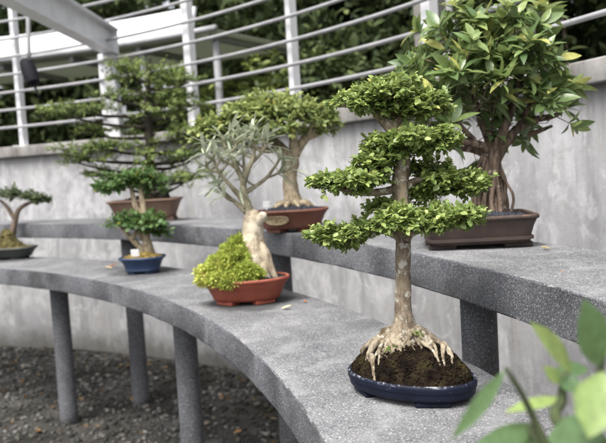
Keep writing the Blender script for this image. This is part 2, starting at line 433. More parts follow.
def clump(rng, cen, h, n, leaf, wid, mat, parent, stem=2.2, per=8, shape=SHAPE_SMALL, axes=None, lobes=7, up=.55,
          flat=.25, name='foliage_pad', whorl=False, twig_mat=None, root=None, lobe_k=.45, curl=.18, jit=.35, age_bias=.35, droop=0.0, twr=.0008, spread=1.0):
    """a foliage pad: uneven sub-lobes, each carrying sprigs with leaves set along them"""
    ax = axes if axes is not None else (np.array([1.0, 0, 0]), np.array([0, 1.0, 0]), np.array([0, 0, 1.0]))
    h = np.asarray(h, float); cen = np.asarray(cen, float)
    loc = rng.uniform(-1, 1, (lobes * 6, 3)); loc = loc[np.linalg.norm(loc, axis=1) < 1][:lobes]
    loc[:, :2] *= 1 - lobe_k * .55; loc[:, 2] *= .55; loc *= spread
    if lobes > 3: loc[0] = (-.62 * spread, rng.uniform(-.2, .2), -.1); loc[1] = (.62 * spread, rng.uniform(-.2, .2), -.1)
    li = rng.integers(0, len(loc), n); ls = rng.uniform(.75, 1.25, len(loc))
    u = nrmz(rng.normal(size=(n, 3))); u[:, 2] = np.where(u[:, 2] < 0, u[:, 2] * .55, u[:, 2])
    rr = rng.uniform(.35, 1.0, n) ** .5
    q = loc[li] + u * rr[:, None] * np.array([lobe_k, lobe_k, lobe_k * 1.15]) * ls[li][:, None]
    tow = lambda a: a[:, 0:1] * ax[0] + a[:, 1:2] * ax[1] + a[:, 2:3] * ax[2]
    base = cen + tow(q * h)
    out = nrmz(tow(nrmz(q / 1.0 + u * .6) * np.array([1, 1, flat + .4])) + up * np.array([0, 0, 1.0]) + rng.normal(size=(n, 3)) * jit)
    sl = leaf * stem * rng.uniform(.6, 1.25, n)
    P, D, N_, A, Lf = [], [], [], [], []
    sideref = nrmz(np.cross(out, nrmz(rng.normal(size=(n, 3))))); upv = np.array([0, 0, 1.0])
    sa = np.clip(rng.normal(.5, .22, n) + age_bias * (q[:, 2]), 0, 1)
    for k in range(per):
        if whorl:
            t = .75 + .3 * k / per; a = k * 2.4 + rng.uniform(0, .5, n)
            b2 = np.cross(out, sideref)
            side = np.cos(a)[:, None] * sideref + np.sin(a)[:, None] * b2
            op = rng.uniform(.55, 1.25, n)[:, None] * (1.15 - .5 * k / per)
            dd = nrmz(out * .65 + side * op - upv * droop * rng.uniform(.2, 1.2, n)[:, None])
            nn = nrmz(out * 1.0 - side * .25 + upv * .35 + rng.normal(size=(n, 3)) * .18)
        else:
            t = (k + 1) / per * rng.uniform(.85, 1.1, n)[:, None]; sg = 1 if k % 2 else -1
            hs = nrmz(np.cross(out, upv + rng.normal(size=(n, 3)) * .35))
            dd = nrmz(out * (.45 + .6 * (k == per - 1)) + hs * sg * rng.uniform(.4, 1.0, n)[:, None] * (k < per - 1) + rng.normal(size=(n, 3)) * .28)
            nn = nrmz(upv * .9 + out * .35 + rng.normal(size=(n, 3)) * .32)
        P.append(base + out * sl[:, None] * t); D.append(dd); N_.append(nn)
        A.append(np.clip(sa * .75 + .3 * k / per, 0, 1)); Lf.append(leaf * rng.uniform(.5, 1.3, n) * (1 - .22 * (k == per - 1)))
    P, D, N_, A, Lf = map(np.concatenate, (P, D, N_, A, Lf))
    V, F, G = leaves(P, D, N_, Lf, Lf * wid * rng.uniform(.85, 1.15, len(Lf)), shape, curl * rng.uniform(.2, 1.8, len(Lf)), .28, A)
    o = fast_mesh(name, V, F, mat, parent, G)
    if twig_mat is not None:
        rt = np.asarray(root if root is not None else cen - np.array([0, 0, h[2] * .5]))
        mid = cen + tow(loc * h * .7) - np.array([0, 0, h[2] * .25])
        sel = rng.random(n) < .7
        a0 = np.vstack([mid[li][sel], base]); a1 = np.vstack([base[sel], base + out * sl[:, None]])
        tv, tf = twigs(a0, a1, twr)
        tv2, tf2 = twigs(np.repeat(rt[None], len(mid), 0), mid, twr * 2.6)
        fast_mesh('twig', np.vstack([tv, tv2]), np.vstack([tf, tf2 + len(tv)]), twig_mat, o)
    return o

ICO_V, ICO_F = None, None
def ico():
    global ICO_V, ICO_F
    p = (1 + 5 ** .5) / 2
    ICO_V = nrmz(np.array([(-1, p, 0), (1, p, 0), (-1, -p, 0), (1, -p, 0), (0, -1, p), (0, 1, p), (0, -1, -p), (0, 1, -p), (p, 0, -1), (p, 0, 1), (-p, 0, -1), (-p, 0, 1)], float))
    ICO_F = np.array([(0, 11, 5), (0, 5, 1), (0, 1, 7), (0, 7, 10), (0, 10, 11), (1, 5, 9), (5, 11, 4), (11, 10, 2), (10, 7, 6), (7, 1, 8), (3, 9, 4), (3, 4, 2), (3, 2, 6), (3, 6, 8), (3, 8, 9), (4, 9, 5), (2, 4, 11), (6, 2, 10), (8, 6, 7), (9, 8, 1)])
ico()
def pebbles(rng, pos, size, squash=.6):
    N = len(pos); V = np.repeat(ICO_V[None], N, 0) * rng.uniform(.7, 1.25, (N, 12, 1))
    a = rng.uniform(0, 6.28, N); c, s = np.cos(a), np.sin(a)
    V = V * np.stack([rng.uniform(.8, 1.3, N), rng.uniform(.6, 1.0, N), np.full(N, squash)], 1)[:, None]
    x = V[..., 0] * c[:, None] - V[..., 1] * s[:, None]; y = V[..., 0] * s[:, None] + V[..., 1] * c[:, None]
    V = np.stack([x, y, V[..., 2]], -1) * size[:, None, None] + pos[:, None]
    F = (ICO_F[None] + (np.arange(N) * 12)[:, None, None]).reshape(-1, 3)
    return V.reshape(-1, 3), F

def mound(rng, cen, a, b, ang, n, hfun, rough, mat, parent, name='soil', m=64, k=22, crumbs=0, crumb=.003):
    """earth filling a pot: height field over the oval, plus loose crumbs"""
    ca, sa = math.cos(ang), math.sin(ang); V = []; f = []
    for i in range(k + 1):
        q = i / k; e = ell(a * q + 1e-4, b * q + 1e-4, n, m)
        x = cen[0] + e[:, 0] * ca - e[:, 1] * sa; y = cen[1] + e[:, 0] * sa + e[:, 1] * ca
        z = cen[2] + hfun(x, y, q) + rng.normal(size=m) * rough * (1 if i < k else .3)
        V.append(np.stack([x, y, z], 1))
    for i in range(k):
        for j in range(m):
            p = i * m + j; r_ = i * m + (j + 1) % m; f.append((p, r_, r_ + m, p + m))
    f.append(tuple(range(m - 1, -1, -1)))
    V = np.vstack(V); mb = MB(); mb.add(V, f)
    if crumbs:
        q = np.sqrt(rng.uniform(.0, .93, crumbs)); t = rng.uniform(0, 6.283, crumbs)
        cc, ss = np.cos(t), np.sin(t)
        ex = a * q * np.sign(cc) * np.abs(cc) ** (2 / n); ey = b * q * np.sign(ss) * np.abs(ss) ** (2 / n)
        x = cen[0] + ex * ca - ey * sa; y = cen[1] + ex * sa + ey * ca
        pv, pf = pebbles(rng, np.stack([x, y, cen[2] + hfun(x, y, q)], 1), crumb * rng.uniform(.4, 1.3, crumbs), .8)
        mb.add(pv, pf)
    return mb.build(name, mat, parent)

def pot(root, cen, a, b, ang, hgt, n, mat, flare=.02, foot=(.0, ), feet=4, thick=.008, lip=.004, band=False, foot_h=.008, foot_at=None):
    mb = MB(); z0 = foot_h
    prof = [(flare + .012, z0), (flare + .004, z0 + .003), (flare, z0 + .008)]
    if band: prof += [(flare - .004, z0 + .009), (flare - .004, z0 + .015), (flare, z0 + .016)]
    for t in (.25, .45, .62): prof.append((flare * (1 - t) ** 1.3 + lip, z0 + (hgt - z0) * t))
    prof += ([(lip * 1.0, hgt - .014), (lip * .9, hgt - .0105), (.0015, hgt - .0095)] if lip > .003 else [(lip, hgt - .012)]) + [ (.0, hgt - .007), (.0, hgt - .003), (.0018, hgt - .0005), (thick * .5, hgt), (thick, hgt - .0015), (thick + .001, hgt - .012), (thick + .012, hgt - .016)]
    lathe(mb, cen, a, b, ang, prof, n, 96)
    p = mb.build('pot', mat, root, auto=50)
    ca, sa = math.cos(ang), math.sin(ang)
    for t in (foot_at or [45, 135, 225, 315])[:feet]:
        e = np.array([(a - flare - .026) * math.cos(RAD(t)) * (1.25 if n > 3 else 1), (b - flare - .026) * math.sin(RAD(t)) * (1.25 if n > 3 else 1)])
        c = np.array([cen[0] + e[0] * ca - e[1] * sa, cen[1] + e[0] * sa + e[1] * ca, cen[2] + (foot_h + .002) / 2 + .0002])
        fm = MB()
        tx = np.array([-math.sin(RAD(t)) * a, math.cos(RAD(t)) * b]); 
        if n > 3: tx = np.array([1.0, 0])
        tx = tx / np.linalg.norm(tx); w = np.array([tx[0] * ca - tx[1] * sa, tx[0] * sa + tx[1] * ca, 0]); v = np.array([-w[1], w[0], 0])
        box(fm, c, w, v, (0, 0, 1), a * .24, .018, (foot_h + .002) / 2, .002)
        fm.build('foot', mat, p, smooth=False)
    return p

# ------------------------------------------------------------------ setting: ground, wall, benches
rng = np.random.default_rng(7)
g = MB(); g.add([(-60, -60, 0), (60, -60, 0), (60, 60, 0), (-60, 60, 0)], [(0, 1, 2, 3)])
kind(g.build('ground', M['ground'], smooth=False), 'structure')

def ring_pts(rng, n, r0, r1, t0, t1):
    r = np.sqrt(rng.uniform(r0 * r0, r1 * r1, n)); t = np.radians(rng.uniform(t0, t1, n))
    return np.stack([CX + r * np.cos(t), CY + r * np.sin(t), np.zeros(n)], 1), r
pp, rr = ring_pts(rng, 15000, 2.3, 4.9, 8, 78)
sz = rng.gamma(2.2, .0032, len(pp)) + .003
sz = np.minimum(sz, .016); sz = np.where(rr > 4.5, sz * 1.15, sz); pp[:, 2] = sz * .25
pv, pf = pebbles(rng, pp, sz)
kind(fast_mesh('gravel', pv, pf, M['pebble'], smooth=True), 'stuff')
lp, lr = ring_pts(rng, 900, 2.4, 4.93, 8, 78)
keep = (rng.random(len(lp)) < np.where(lr > 4.55, 1.0, .55)); lp = lp[keep]; N = len(lp); lp[:, 2] = rng.uniform(.012, .022, N)
dd = rng.normal(size=(N, 3)); dd[:, 2] *= .15
LL = rng.uniform(.012, .042, N)
lv, lf, la = leaves(lp, dd, np.array([0, 0, 1.0]) + rng.normal(size=(N, 3)) * .3, LL, LL * .5, SHAPE_BIG, rng.normal(0, .25, N), .3)
kind(fast_mesh('leaf_litter', lv, lf, M['litter']), 'stuff')

# wall with its coping
wl = thing('concrete_wall', pol(4.95, 45, 0), 'curved weathered pale grey concrete wall behind the two benches', 'wall')
mb = MB(); arc_prism(mb, [(4.946, -.05), (5.10, -.05), (5.10, 1.32), (4.946, 1.32)], -28, 112, 150)
mb.build('wall', M['wall'], wl, smooth=True, auto=40)
mb = MB(); arc_prism(mb, rounded(4.905, 5.135, 1.3205, 1.3924, .006), -28, 112, 150)
mb.build('coping', M['coping'], wl, auto=40)

def bench(name, r0, r1, ztop, leg_r, leg_th, label):
    t = thing(name, pol((r0 + r1) / 2, 35, 0), label, 'bench', 'curved granite display benches')
    mb = MB()
    prof = rounded(r0, r1, ztop - T_SLAB, ztop, .0055); k = len(prof); n = 260; V = []; f = []
    rb = np.random.default_rng(int(r0 * 1000)); 
    for i in range(n + 1):
        th = -30 + 138 * i / n
        for (r, z) in prof: 
            V.append(pol(r + rb.normal() * .0009, th, z + rb.normal() * .0006))
    for i in range(n):
        for j in range(k):
            a = i * k + j; b = i * k + (j + 1) % k; f.append((a, b, b + k, a + k))
    f.append(tuple(range(k - 1, -1, -1))); f.append(tuple(n * k + j for j in range(k)))
    mb.add(V, f)
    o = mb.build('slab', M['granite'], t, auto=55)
    o.data.materials.append(M['granite_shaded'])
    me = o.data
    for p in me.polygons:
        if p.center.z < ztop - .0012: p.material_index = 1  # all but the top face gets the shade-darkened stone
    for th in leg_th:
        lm = MB(); c = pol(leg_r, th, 0)
        tube(lm, [c + (0, 0, -.03), c + (0, 0, .3), c + (0, 0, ztop - T_SLAB - .001)], [.0425, .041, .0405], 28, 4)
        lm.build('leg', M['granite_shaded'], t)
    return t
bench('curved_bench', 3.764, 4.11, Z_LOW, 3.93, [-11, 4, 19.2, 34.1, 49.65, 80.2, 95], 'lower front curved granite bench carrying the trees in blue and red pots')
bench('curved_bench', 4.146, 4.448, Z_UP, 4.285, [-12.8, 2.4, 17.8, 32.8, 48.6, 79, 94], 'upper rear curved granite bench close to the wall, holding brown pots')

# railing on the coping
rl = thing('metal_railing', pol(5.0, 42, 1.3924), 'white metal railing of curved bars standing on the wall coping', 'railing')
for th in (-9, 1, 11, 21.5, 32, 42.6, 52, 69, 78, 87):
    mb = MB(); c = pol(5.02, th, 0); ar = np.array([math.cos(RAD(th)), math.sin(RAD(th)), 0]); at = np.array([-ar[1], ar[0], 0])
    wdt = .026 if th in (52, 32) else .017
    box(mb, (c[0], c[1], 1.393 + .50), at, ar, (0, 0, 1), wdt, .026, .50, .003)
    mb.build('post', M['white_paint'], rl, smooth=False)
    mb = MB(); box(mb, (c[0], c[1], 1.3965), at, ar, (0, 0, 1), .05, .058, .0035, .001); mb.build('base_plate', M['white_paint'], rl, smooth=False)
for i in range(7):
    z = 1.392 + .135 + .119 * i; mb = MB()
    tube(mb, [pol(4.965, t, z) for t in range(-15, 100, 2)], [.0095] * 58, 8, 1)
    mb.build('rail', M['grey_paint'], rl)

# steel column and radial beam of the pavilion
st = thing('steel_frame', (-1.19, 4.66, 1.3924), 'white steel column with a deep I-beam reaching forward from its top', 'steel frame')
mb = MB(); box(mb, (-1.19, 4.66, 1.6612), (1, 0, 0), (0, 1, 0), (0, 0, 1), .052, .055, .268, .004); mb.build('column', M['white_paint'], st, smooth=False)
bd = nrmz(np.array([-1.235, 3.30, 1.93]) - np.array([-1.165, 4.72, 1.93])); bs = nrmz(np.cross(bd, (0, 0, 1)))
bl = 1.5; bc = np.array([-1.165, 4.72, 0]) + bd * bl
mb = MB()
box(mb, bc + (0, 0, 1.937), bd, bs, (0, 0, 1), bl, .042, .007)
box(mb, bc + (0, 0, 2.096), bd, bs, (0, 0, 1), bl, .042, .007)
box(mb, bc + (0, 0, 2.0165), bd, bs, (0, 0, 1), bl, .006, .072)
box(mb, bc - bd * (bl - .02) + (0, 0, 2.0165), bd, bs, (0, 0, 1), .006, .038, .0715)
mb.build('beam', M['white_paint'], st, smooth=False)
mb = MB()
for u_ in (-.03, .03):
    for v_ in (-.03, .03): tube(mb, [np.array([-1.19 + u_, 4.60, 1.86 + v_]), np.array([-1.19 + u_, 4.597, 1.86 + v_])], [.009, .009], 6, 1)
mb.build('bolt', M['grey_paint'], st, smooth=False)['kind'] = 'stuff'

# curved white canopy behind the railing
cn = thing('white_canopy', pol(5.9, 72, 0), 'curved white roof canopy with bright fascia and grey green underside', 'canopy')
mb = MB(); arc_prism(mb, [(5.85, 2.185), (5.875, 2.185), (5.93, 2.37), (5.905, 2.37)], 59.6, 105, 50); mb.build('fascia', M['fascia'], cn, auto=40)
mb = MB(); tube(mb, [pol(5.80, t, 2.16) for t in range(57, 106, 2)], [.022] * 25, 10, 1); mb.build('gutter', M['grey_paint'], cn)
mb = MB(); arc_prism(mb, [(5.83, 2.145), (6.95, 2.145), (6.95, 2.157), (5.83, 2.157)], 57.2, 105, 60); mb.build('roof_panel', M['soffit'], cn, auto=40)
for t in (58, 64.7, 71, 77.5, 84, 91, 98):
    mb = MB(); ar = np.array([math.cos(RAD(t)), math.sin(RAD(t)), 0]); at = np.array([-ar[1], ar[0], 0])
    c = pol(6.38, t, 2.118); box(mb, c, ar, at, (0, 0, 1), .52, .02, .024, .002); mb.build('rafter', M['grey_paint'], cn, smooth=False)
for t in (58, 64.7, 91):
    mb = MB(); tube(mb, [pol(5.92, t, 0), pol(5.92, t, 1.2), pol(5.92, t, 2.09)], [.028] * 3, 14, 2); mb.build('column', M['grey_paint'], cn)
mb = MB(); c = pol(5.95, 40.9, 0); a40 = RAD(40.9)
box(mb, c + (0, 0, 1.4), (-math.sin(a40), math.cos(a40), 0), (math.cos(a40), math.sin(a40), 0), (0, 0, 1), .07, .07, 1.4, .006)
solo(mb, 'concrete_pillar', M['pillar'], 'stained grey square pillar standing behind the railing', 'pillar', smooth=False)
mb = MB(); tube(mb, [pol(5.9, 39.2, 0), pol(5.9, 39.2, 1.3), pol(5.9, 39.2, 2.7)], [.02] * 3, 12, 2)
tube(mb, [pol(5.9, 39.2, 1.72), pol(5.9, 38.0, 1.42), pol(5.9, 36.8, 1.05)], [.014] * 3, 8, 2)
solo(mb, 'braced_pole', M['grey_paint'], 'thin grey pole with a slanting brace beside the stained pillar', 'pole')

# black lamp hanging from a rod at the left
la0 = W(26, 62, 4.1)
lt = thing('hanging_lamp', la0, 'black spotlight hanging on a grey rod at the left of the railing', 'lamp')
mb = MB(); tube(mb, [W(29, 60, 4.1), W(28.5, 40, 4.1), W(28, 6, 4.1)], [.012] * 3, 10, 2); mb.build('rod', M['grey_paint'], lt)
mb = MB(); c = W(30, 73, 4.1); dn = nrmz(W(34, 84, 4.08) - W(26, 62, 4.12))
tube(mb, [c - dn * .085, c - dn * .08, c - dn * .03, c + dn * .03, c + dn * .07, c + dn * .071], [.02, .036, .044, .044, .038, .03], 20, 1); mb.build('lamp_body', M['black'], lt, auto=50)
mb = MB(); tube(mb, [c + dn * .06 + (.01, 0, 0), c + dn * .10, c + dn * .15 + (.01, 0, -.01)], [.007] * 3, 8, 4); mb.build('cable', M['black'], lt)

# ------------------------------------------------------------------ woodland behind the wall
rb = np.random.default_rng(21)
def wood(n, r0, r1, t0, t1, z0, z1, leaf, mat, name):
    """a mass of leaf sprays, uneven, with hollows"""
    P, _ = ring_pts(rb, n // 40, r0, r1, t0, t1); P[:, 2] = rb.uniform(z0, z1, len(P))
    li = rb.integers(0, len(P), n); s = rb.uniform(.2, .5, len(P))
    p = P[li] + nrmz(rb.normal(size=(n, 3))) * (rb.uniform(.2, 1, n) ** .6)[:, None] * s[li][:, None] * np.array([1, 1, .7])
    d = rb.normal(size=(n, 3)); d[:, 2] -= .4; nn = np.array([0, 0, 1.0]) + rb.normal(size=(n, 3)) * .6
    L = leaf * rb.uniform(.6, 1.4, n); age = np.clip(rb.normal(.35, .2, len(P))[li] + rb.normal(0, .12, n), 0, 1)
    V, F, A = leaves(p, d, nn, L, L * .55, SHAPE_SMALL, .2, .3, age)
    return kind(fast_mesh(name, V, F, mat, None, A), 'stuff')
wood(26000, 6.5, 8.0, 0, 48, .3, 3.4, .085, M['leaf_dark'], 'woodland_foliage')
wood(30000, 7.1, 8.8, 40, 102, .3, 3.9, .095, M['leaf_dark'], 'woodland_foliage')
wood(34000, 8.6, 10.6, -4, 108, .2, 5.6, .20, M['leaf_deep'], 'woodland_foliage')
wood(22000, 10.6, 13.0, -8, 112, .2, 7.0, .32, M['leaf_deep'], 'woodland_foliage')

def bg_tree(r, th, h, lean, tr, crowns, mat, label, name='woodland_tree', leaf=.07, n=130, bark='bark_brown', cat='tree'):
    b = pol(r, th, 0); t = thing(name, b, label, cat)
    mb = MB(); top = b + np.array([lean[0], lean[1], h])
    tube(mb, [b + (0, 0, -.05), b + np.array([lean[0] * .3, lean[1] * .3, h * .4]), b + np.array([lean[0] * .8, lean[1] * .8, h * .75]), top], [tr, tr * .8, tr * .6, tr * .3], 12, 6, rb, .06)
    for (dx, dy, dz, *_r) in crowns:
        tube(mb, [b + np.array([lean[0] * .5, lean[1] * .5, h * .55]), (b + top) / 2 + np.array([dx * .5, dy * .5, dz * .25]), b + np.array([lean[0] + dx, lean[1] + dy, h + dz])], [tr * .5, tr * .35, tr * .12], 8, 5, rb, .06)
    mb.build('trunk', M[bark], t)
    for (dx, dy, dz, hr, hz) in crowns:
        clump(rb, b + np.array([lean[0] + dx, lean[1] + dy, h + dz]), (hr, hr, hz), n, leaf, .5, mat, t, 2.0, 7, lobes=9, name='crown', jit=.6)
bg_tree(6.3, 60.5, 1.55, (.05, 0), .05, [(0, 0, 0, .5, .35), (.35, -.1, .2, .4, .25), (-.3, .05, -.3, .4, .3), (.55, 0, -.15, .35, .3)], M['leaf_shrub'], 'bright yellow green shrub growing beneath the white canopy', 'leafy_shrub', .06, 150, cat='shrub')
bg_tree(6.5, 51, 1.6, (.1, .05), .05, [(0, 0, 0, .5, .4), (.4, 0, -.25, .4, .3), (-.25, 0, .2, .35, .25)], M['leaf_dark'], 'dark bushy tree just left of the stained pillar', 'leafy_tree', .07, 150)
bg_tree(6.9, 36, 2.3, (.3, .1), .055, [(0, 0, .0, .6, .4), (-.5, .2, .2, .5, .35), (.5, 0, -.1, .5, .3)], M['leaf_dark'], 'slim leaning dark tree behind the braced pole', 'leafy_tree', .07, 150, 'bark_tan')
bg_tree(6.7, 30, 2.2, (-.35, .2), .04, [(0, 0, .1, .5, .4), (.4, .2, .3, .5, .3)], M['leaf_dark'], 'thin brown trunked tree leaning left between the rails', 'leafy_tree', .07, 130, 'bark_tan')
# broad leaved plant at the upper right
b = pol(6.1, 21, 0); t = thing('broadleaf_plant', b, 'dark plant with broad drooping leaves above the right end of the wall', 'plant')
n = 46; a = rb.uniform(0, 6.28, n); el = rb.uniform(-.1, 1.0, n); zz = rb.uniform(.9, 2.3, n)
pos = b + np.stack([.1 * np.cos(a), .1 * np.sin(a), zz], 1); dd = np.stack([np.cos(a), np.sin(a), el], 1)
V, F, A = leaves(pos, dd, np.array([0, 0, 1.0]) + rb.normal(size=(n, 3)) * .2, rb.uniform(.45, .8, n), rb.uniform(.13, .22, n), SHAPE_BIG, rb.uniform(.2, .6, n), .2, rb.uniform(.2, .8, n))
mb = MB(); tube(mb, [b, b + (.03, 0, 1.2), b + (0, .02, 2.3)], [.05, .045, .02], 10, 5, rb, .05); mb.build('stem', M['bark_dark'], t)
fast_mesh('leaf', V, F, M['leaf_conifer'], t, A)['kind'] = 'stuff'

# ------------------------------------------------------------------ bonsai trees
CAMAX = (np.array([1.0, 0, 0]), np.array([0, 1.0, 0]), np.array([0, 0, 1.0]))
def pix(d): return d / F_PX
GRP = 'bonsai trees on the curved benches'

# --- A: the tiered tree in the shallow blue oval pot
ra = np.random.default_rng(11)
dA = 1.150; cA = np.array([.158, 1.132, Z_LOW]); angA = RAD(-41)
A_ = thing('bonsai_tree', cA, 'tiered small leaved bonsai with exposed roots in a shallow dark blue oval pot', 'bonsai', GRP)
M['pot_blue'] = mat_glaze('dark_blue_glaze', (.0035, .0055, .015), (.008, .012, .028), (.34, .35, .38), .036, .42, .34, .22)
pot(A_, cA, .1135, .0735, angA, .036, 2, M['pot_blue'], .004, thick=.006, lip=.0008, foot_h=.006)
tb = W(403.5, 326, dA + .006)                           # where the trunk meets the mound
def hA(x, y, q):
    r = np.hypot((x - tb[0]) / .105, (y - tb[1]) / .095)
    edge = np.clip((1 - q) / .22, 0, 1) ** .7
    return   .002 + .053 * (1 - np.clip(q, 0, 1) ** 3.0) ** .95 + .006 * np.exp(-(r / .3) ** 2) + .004 * np.sin(x * 95 + 1) * np.sin(y * 110) * edge 
mound(ra, cA + (0, 0, .030), .1085, .0685, angA, 2, hA, .0022, M['soil'], A_, m=130, k=56, crumbs=1700, crumb=.0030)
zA = cA[2] + .030
def groundA(x, y):
    dx, dy = x - cA[0], y - cA[1]; c, s = math.cos(-angA), math.sin(-angA)
    q = math.hypot((dx * c - dy * s) / .1085, (dx * s + dy * c) / .0685)
    return zA + float(hA(np.array(x), np.array(y), np.array(min(q, 1))))
mb = MB()
tp = [(403, 356, .004, 28), (403, 343, .004, 21), (403.5, 333, .003, 15), (404, 322, .002, 10.8), (403.5, 308, 0, 8.4), (403, 280, 0, 7.6), (403.5, 255, -.003, 7.4), (404, 232, -.002, 7.6), (403, 210, .0, 7.8), (400, 188, .002, 8.2), (401, 172, .004, 8.6), (403, 158, .006, 7.2), (399, 142, .01, 6.2), (388, 126, .012, 5.2), (376, 112, .012, 4.3), (374, 98, .012, 3.2), (382, 86, .01, 1.8)]
tube(mb, [W(x, y, dA + d) for x, y, d, r in tp], [r * pix(dA) for *_, r in tp], 22, 6, ra, .055, 5)
trunkA = mb.build('trunk', M['bark_a'], A_)
brA = {
 'top_r': [(392, 130, .012, 4), (405, 112, .02, 3.2), (424, 100, .02, 2)],
 'sec': [(402, 150, .008, 4.5), (412, 143, -.01, 3.4), (432, 138, -.015, 2)],
 'left': [(399, 188, .0, 5), (386, 191, -.008, 4.0), (366, 193, -.014, 3.4), (345, 190, -.015, 2.6), (330, 186, -.01, 1.6)],
 'right': [(406, 186, .0, 4.6), (420, 180, .006, 3.6), (440, 182, .01, 2.8), (462, 176, .012, 1.8)],
 'front': [(405, 240, -.004, 4.4), (414, 232, -.03, 3.6), (432, 228, -.05, 2.8), (455, 222, -.05, 1.6)],
 'low': [(400, 238, .0, 4.6), (386, 231, .004, 3.8), (371, 233, .004, 3.4), (357, 238, .0, 3.0), (340, 238, -.005, 2.0), (325, 236, -.005, 1.2)],
 'back': [(401, 205, .004, 3.2), (392, 203, .03, 2.4), (380, 203, .045, 1.4)]}
for k, pts in brA.items():
    mb = MB(); tube(mb, [W(x, y, dA + d) for x, y, d, r in pts], [r * pix(dA) for *_, r in pts], 10, 6, ra, .07); mb.build('branch', M['bark_a'], trunkA)
# surface roots: start at the flare, run over the mound
def root(ang, ln, r0, parent, wig=.25, mat='bark_root', hump=.0, fork=False, start=.012):
    mb = MB(); P = []; R = []; a = ang; start = .020; x, y = tb[0] + math.cos(a) * start, tb[1] + math.sin(a) * start
    n = 7
    for i in range(n):
        t = i / (n - 1); z = groundA(x, y) + r0 * (.75 - .5 * t) + (.012 * (1 - t) ** 3) + hump * math.sin(math.pi * t)
        if i == n - 1: z -= r0 * .9
        P.append((x, y, z)); R.append(r0 * (1.15 - .70 * t) * ra.uniform(.82, 1.22))
        a += ra.normal() * wig; st_ = ln / (n - 1)
        c_, s_ = math.cos(-angA), math.sin(-angA)
        for tr_ in range(5):                               # stay on the mound, inside the rim
            ex, ey = x + math.cos(a) * st_ - cA[0], y + math.sin(a) * st_ - cA[1]
            if math.hypot((ex * c_ - ey * s_) / .1085, (ex * s_ + ey * c_) / .0685) < .80: break
            st_ *= .45
        x += math.cos(a) * st_; y += math.sin(a) * st_
    tube(mb, P, R, 14, 6, ra, .14)
    if fork:
        q = P[3]; a2 = a + ra.choice([-.7, .7]); e1 = (q[0] + math.cos(a2) * ln * .25, q[1] + math.sin(a2) * ln * .25); e2 = (q[0] + math.cos(a2) * ln * .45, q[1] + math.sin(a2) * ln * .45)
        tube(mb, [q, (*e1, groundA(*e1) + r0 * .3), (*e2, groundA(*e2) - r0 * .3)], [R[3] * .8, R[3] * .6, R[3] * .35], 10, 5, ra, .13)
    mb.build('root', M[mat], parent)
for a0, ln, r0 in [(-188, .056, .005), (-178, .060, .0046), (-4, .062, .0046), (-13, .062, .0042), (-196, .034, .0046), (-184, .046, .0062), (-173, .044, .0052), (-163, .034, .0042), (-150, .027, .005), (-136, .024, .0038), (-122, .023, .0048), (-108, .020, .0038), (-95, .024, .0046),
                   (-82, .022, .0038), (-70, .027, .0046), (-59, .026, .0038), (-50, .040, .005), (-42, .038, .0038), (-34, .052, .005), (-26, .048, .0040), (-17, .060, .005), (-8, .056, .0042), (1, .060, .005), (11, .05, .0044), (24, .05, .0046), (60, .04, .005), (100, .04, .005), (145, .034, .0045)]:
    wide = 1.0 + .42 * max(0, abs(math.cos(RAD(a0))) - .55) / .45
    root(RAD(a0 + ra.normal() * 4), ln * wide * ra.uniform(.9, 1.1), r0 * ra.uniform(.9, 1.15), trunkA, wig=.42, hump=ra.uniform(.001, .006), fork=ra.random() < .65)
for k in range(14):
    root(RAD(ra.uniform(-190, 5)), ra.uniform(.018, .034), ra.uniform(.0018, .0028), trunkA, wig=.6, hump=ra.uniform(0, .004), fork=ra.random() < .5)
for cx_, cy_, dd_, hx, hz, hy, n, rt in [
    (372, 93, .012, 40, 13, .052, 105, (374, 104)), (412, 100, .02, 34, 17, .052, 95, (405, 112)), (389, 82, .012, 30, 9, .04, 45, (382, 92)),
    (412, 137, -.012, 40, 15, .055, 150, (412, 145)), (383, 140, .02, 16, 10, .035, 26, (398, 148)),
    (348, 177, -.012, 34, 11, .052, 125, (352, 191)), (372, 160, -.005, 19, 9, .042, 48, (385, 178)),
    (452, 178, .014, 34, 14, .052, 125, (440, 181)), (428, 165, .03, 22, 9, .035, 40, (420, 178)), (424, 188, .02, 14, 10, .03, 30, (420, 182)),
    (404, 214, -.045, 26, 12, .045, 95, (414, 231)), (446, 214, -.05, 32, 12, .046, 130, (440, 226)),
    (340, 231, -.004, 31, 12, .05, 110, (345, 238)), (365, 221, .006, 12, 6, .03, 16, (371, 231)),
    (383, 201, .045, 14, 6, .03, 26, (385, 204))]:
    d = dA + dd_
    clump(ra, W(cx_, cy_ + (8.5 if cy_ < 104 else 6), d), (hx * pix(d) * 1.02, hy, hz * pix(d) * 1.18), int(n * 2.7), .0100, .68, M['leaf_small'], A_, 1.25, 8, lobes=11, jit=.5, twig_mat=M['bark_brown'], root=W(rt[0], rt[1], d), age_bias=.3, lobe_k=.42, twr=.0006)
# small weeds sprouting between the roots
for (x, y) in [(392, 347), (419, 337)]:
    clump(ra, W(x, y, dA - .025), (.006, .006, .004), 5, .007, .5, M['leaf_small'], A_, 1.0, 5, lobes=2, name='weed')

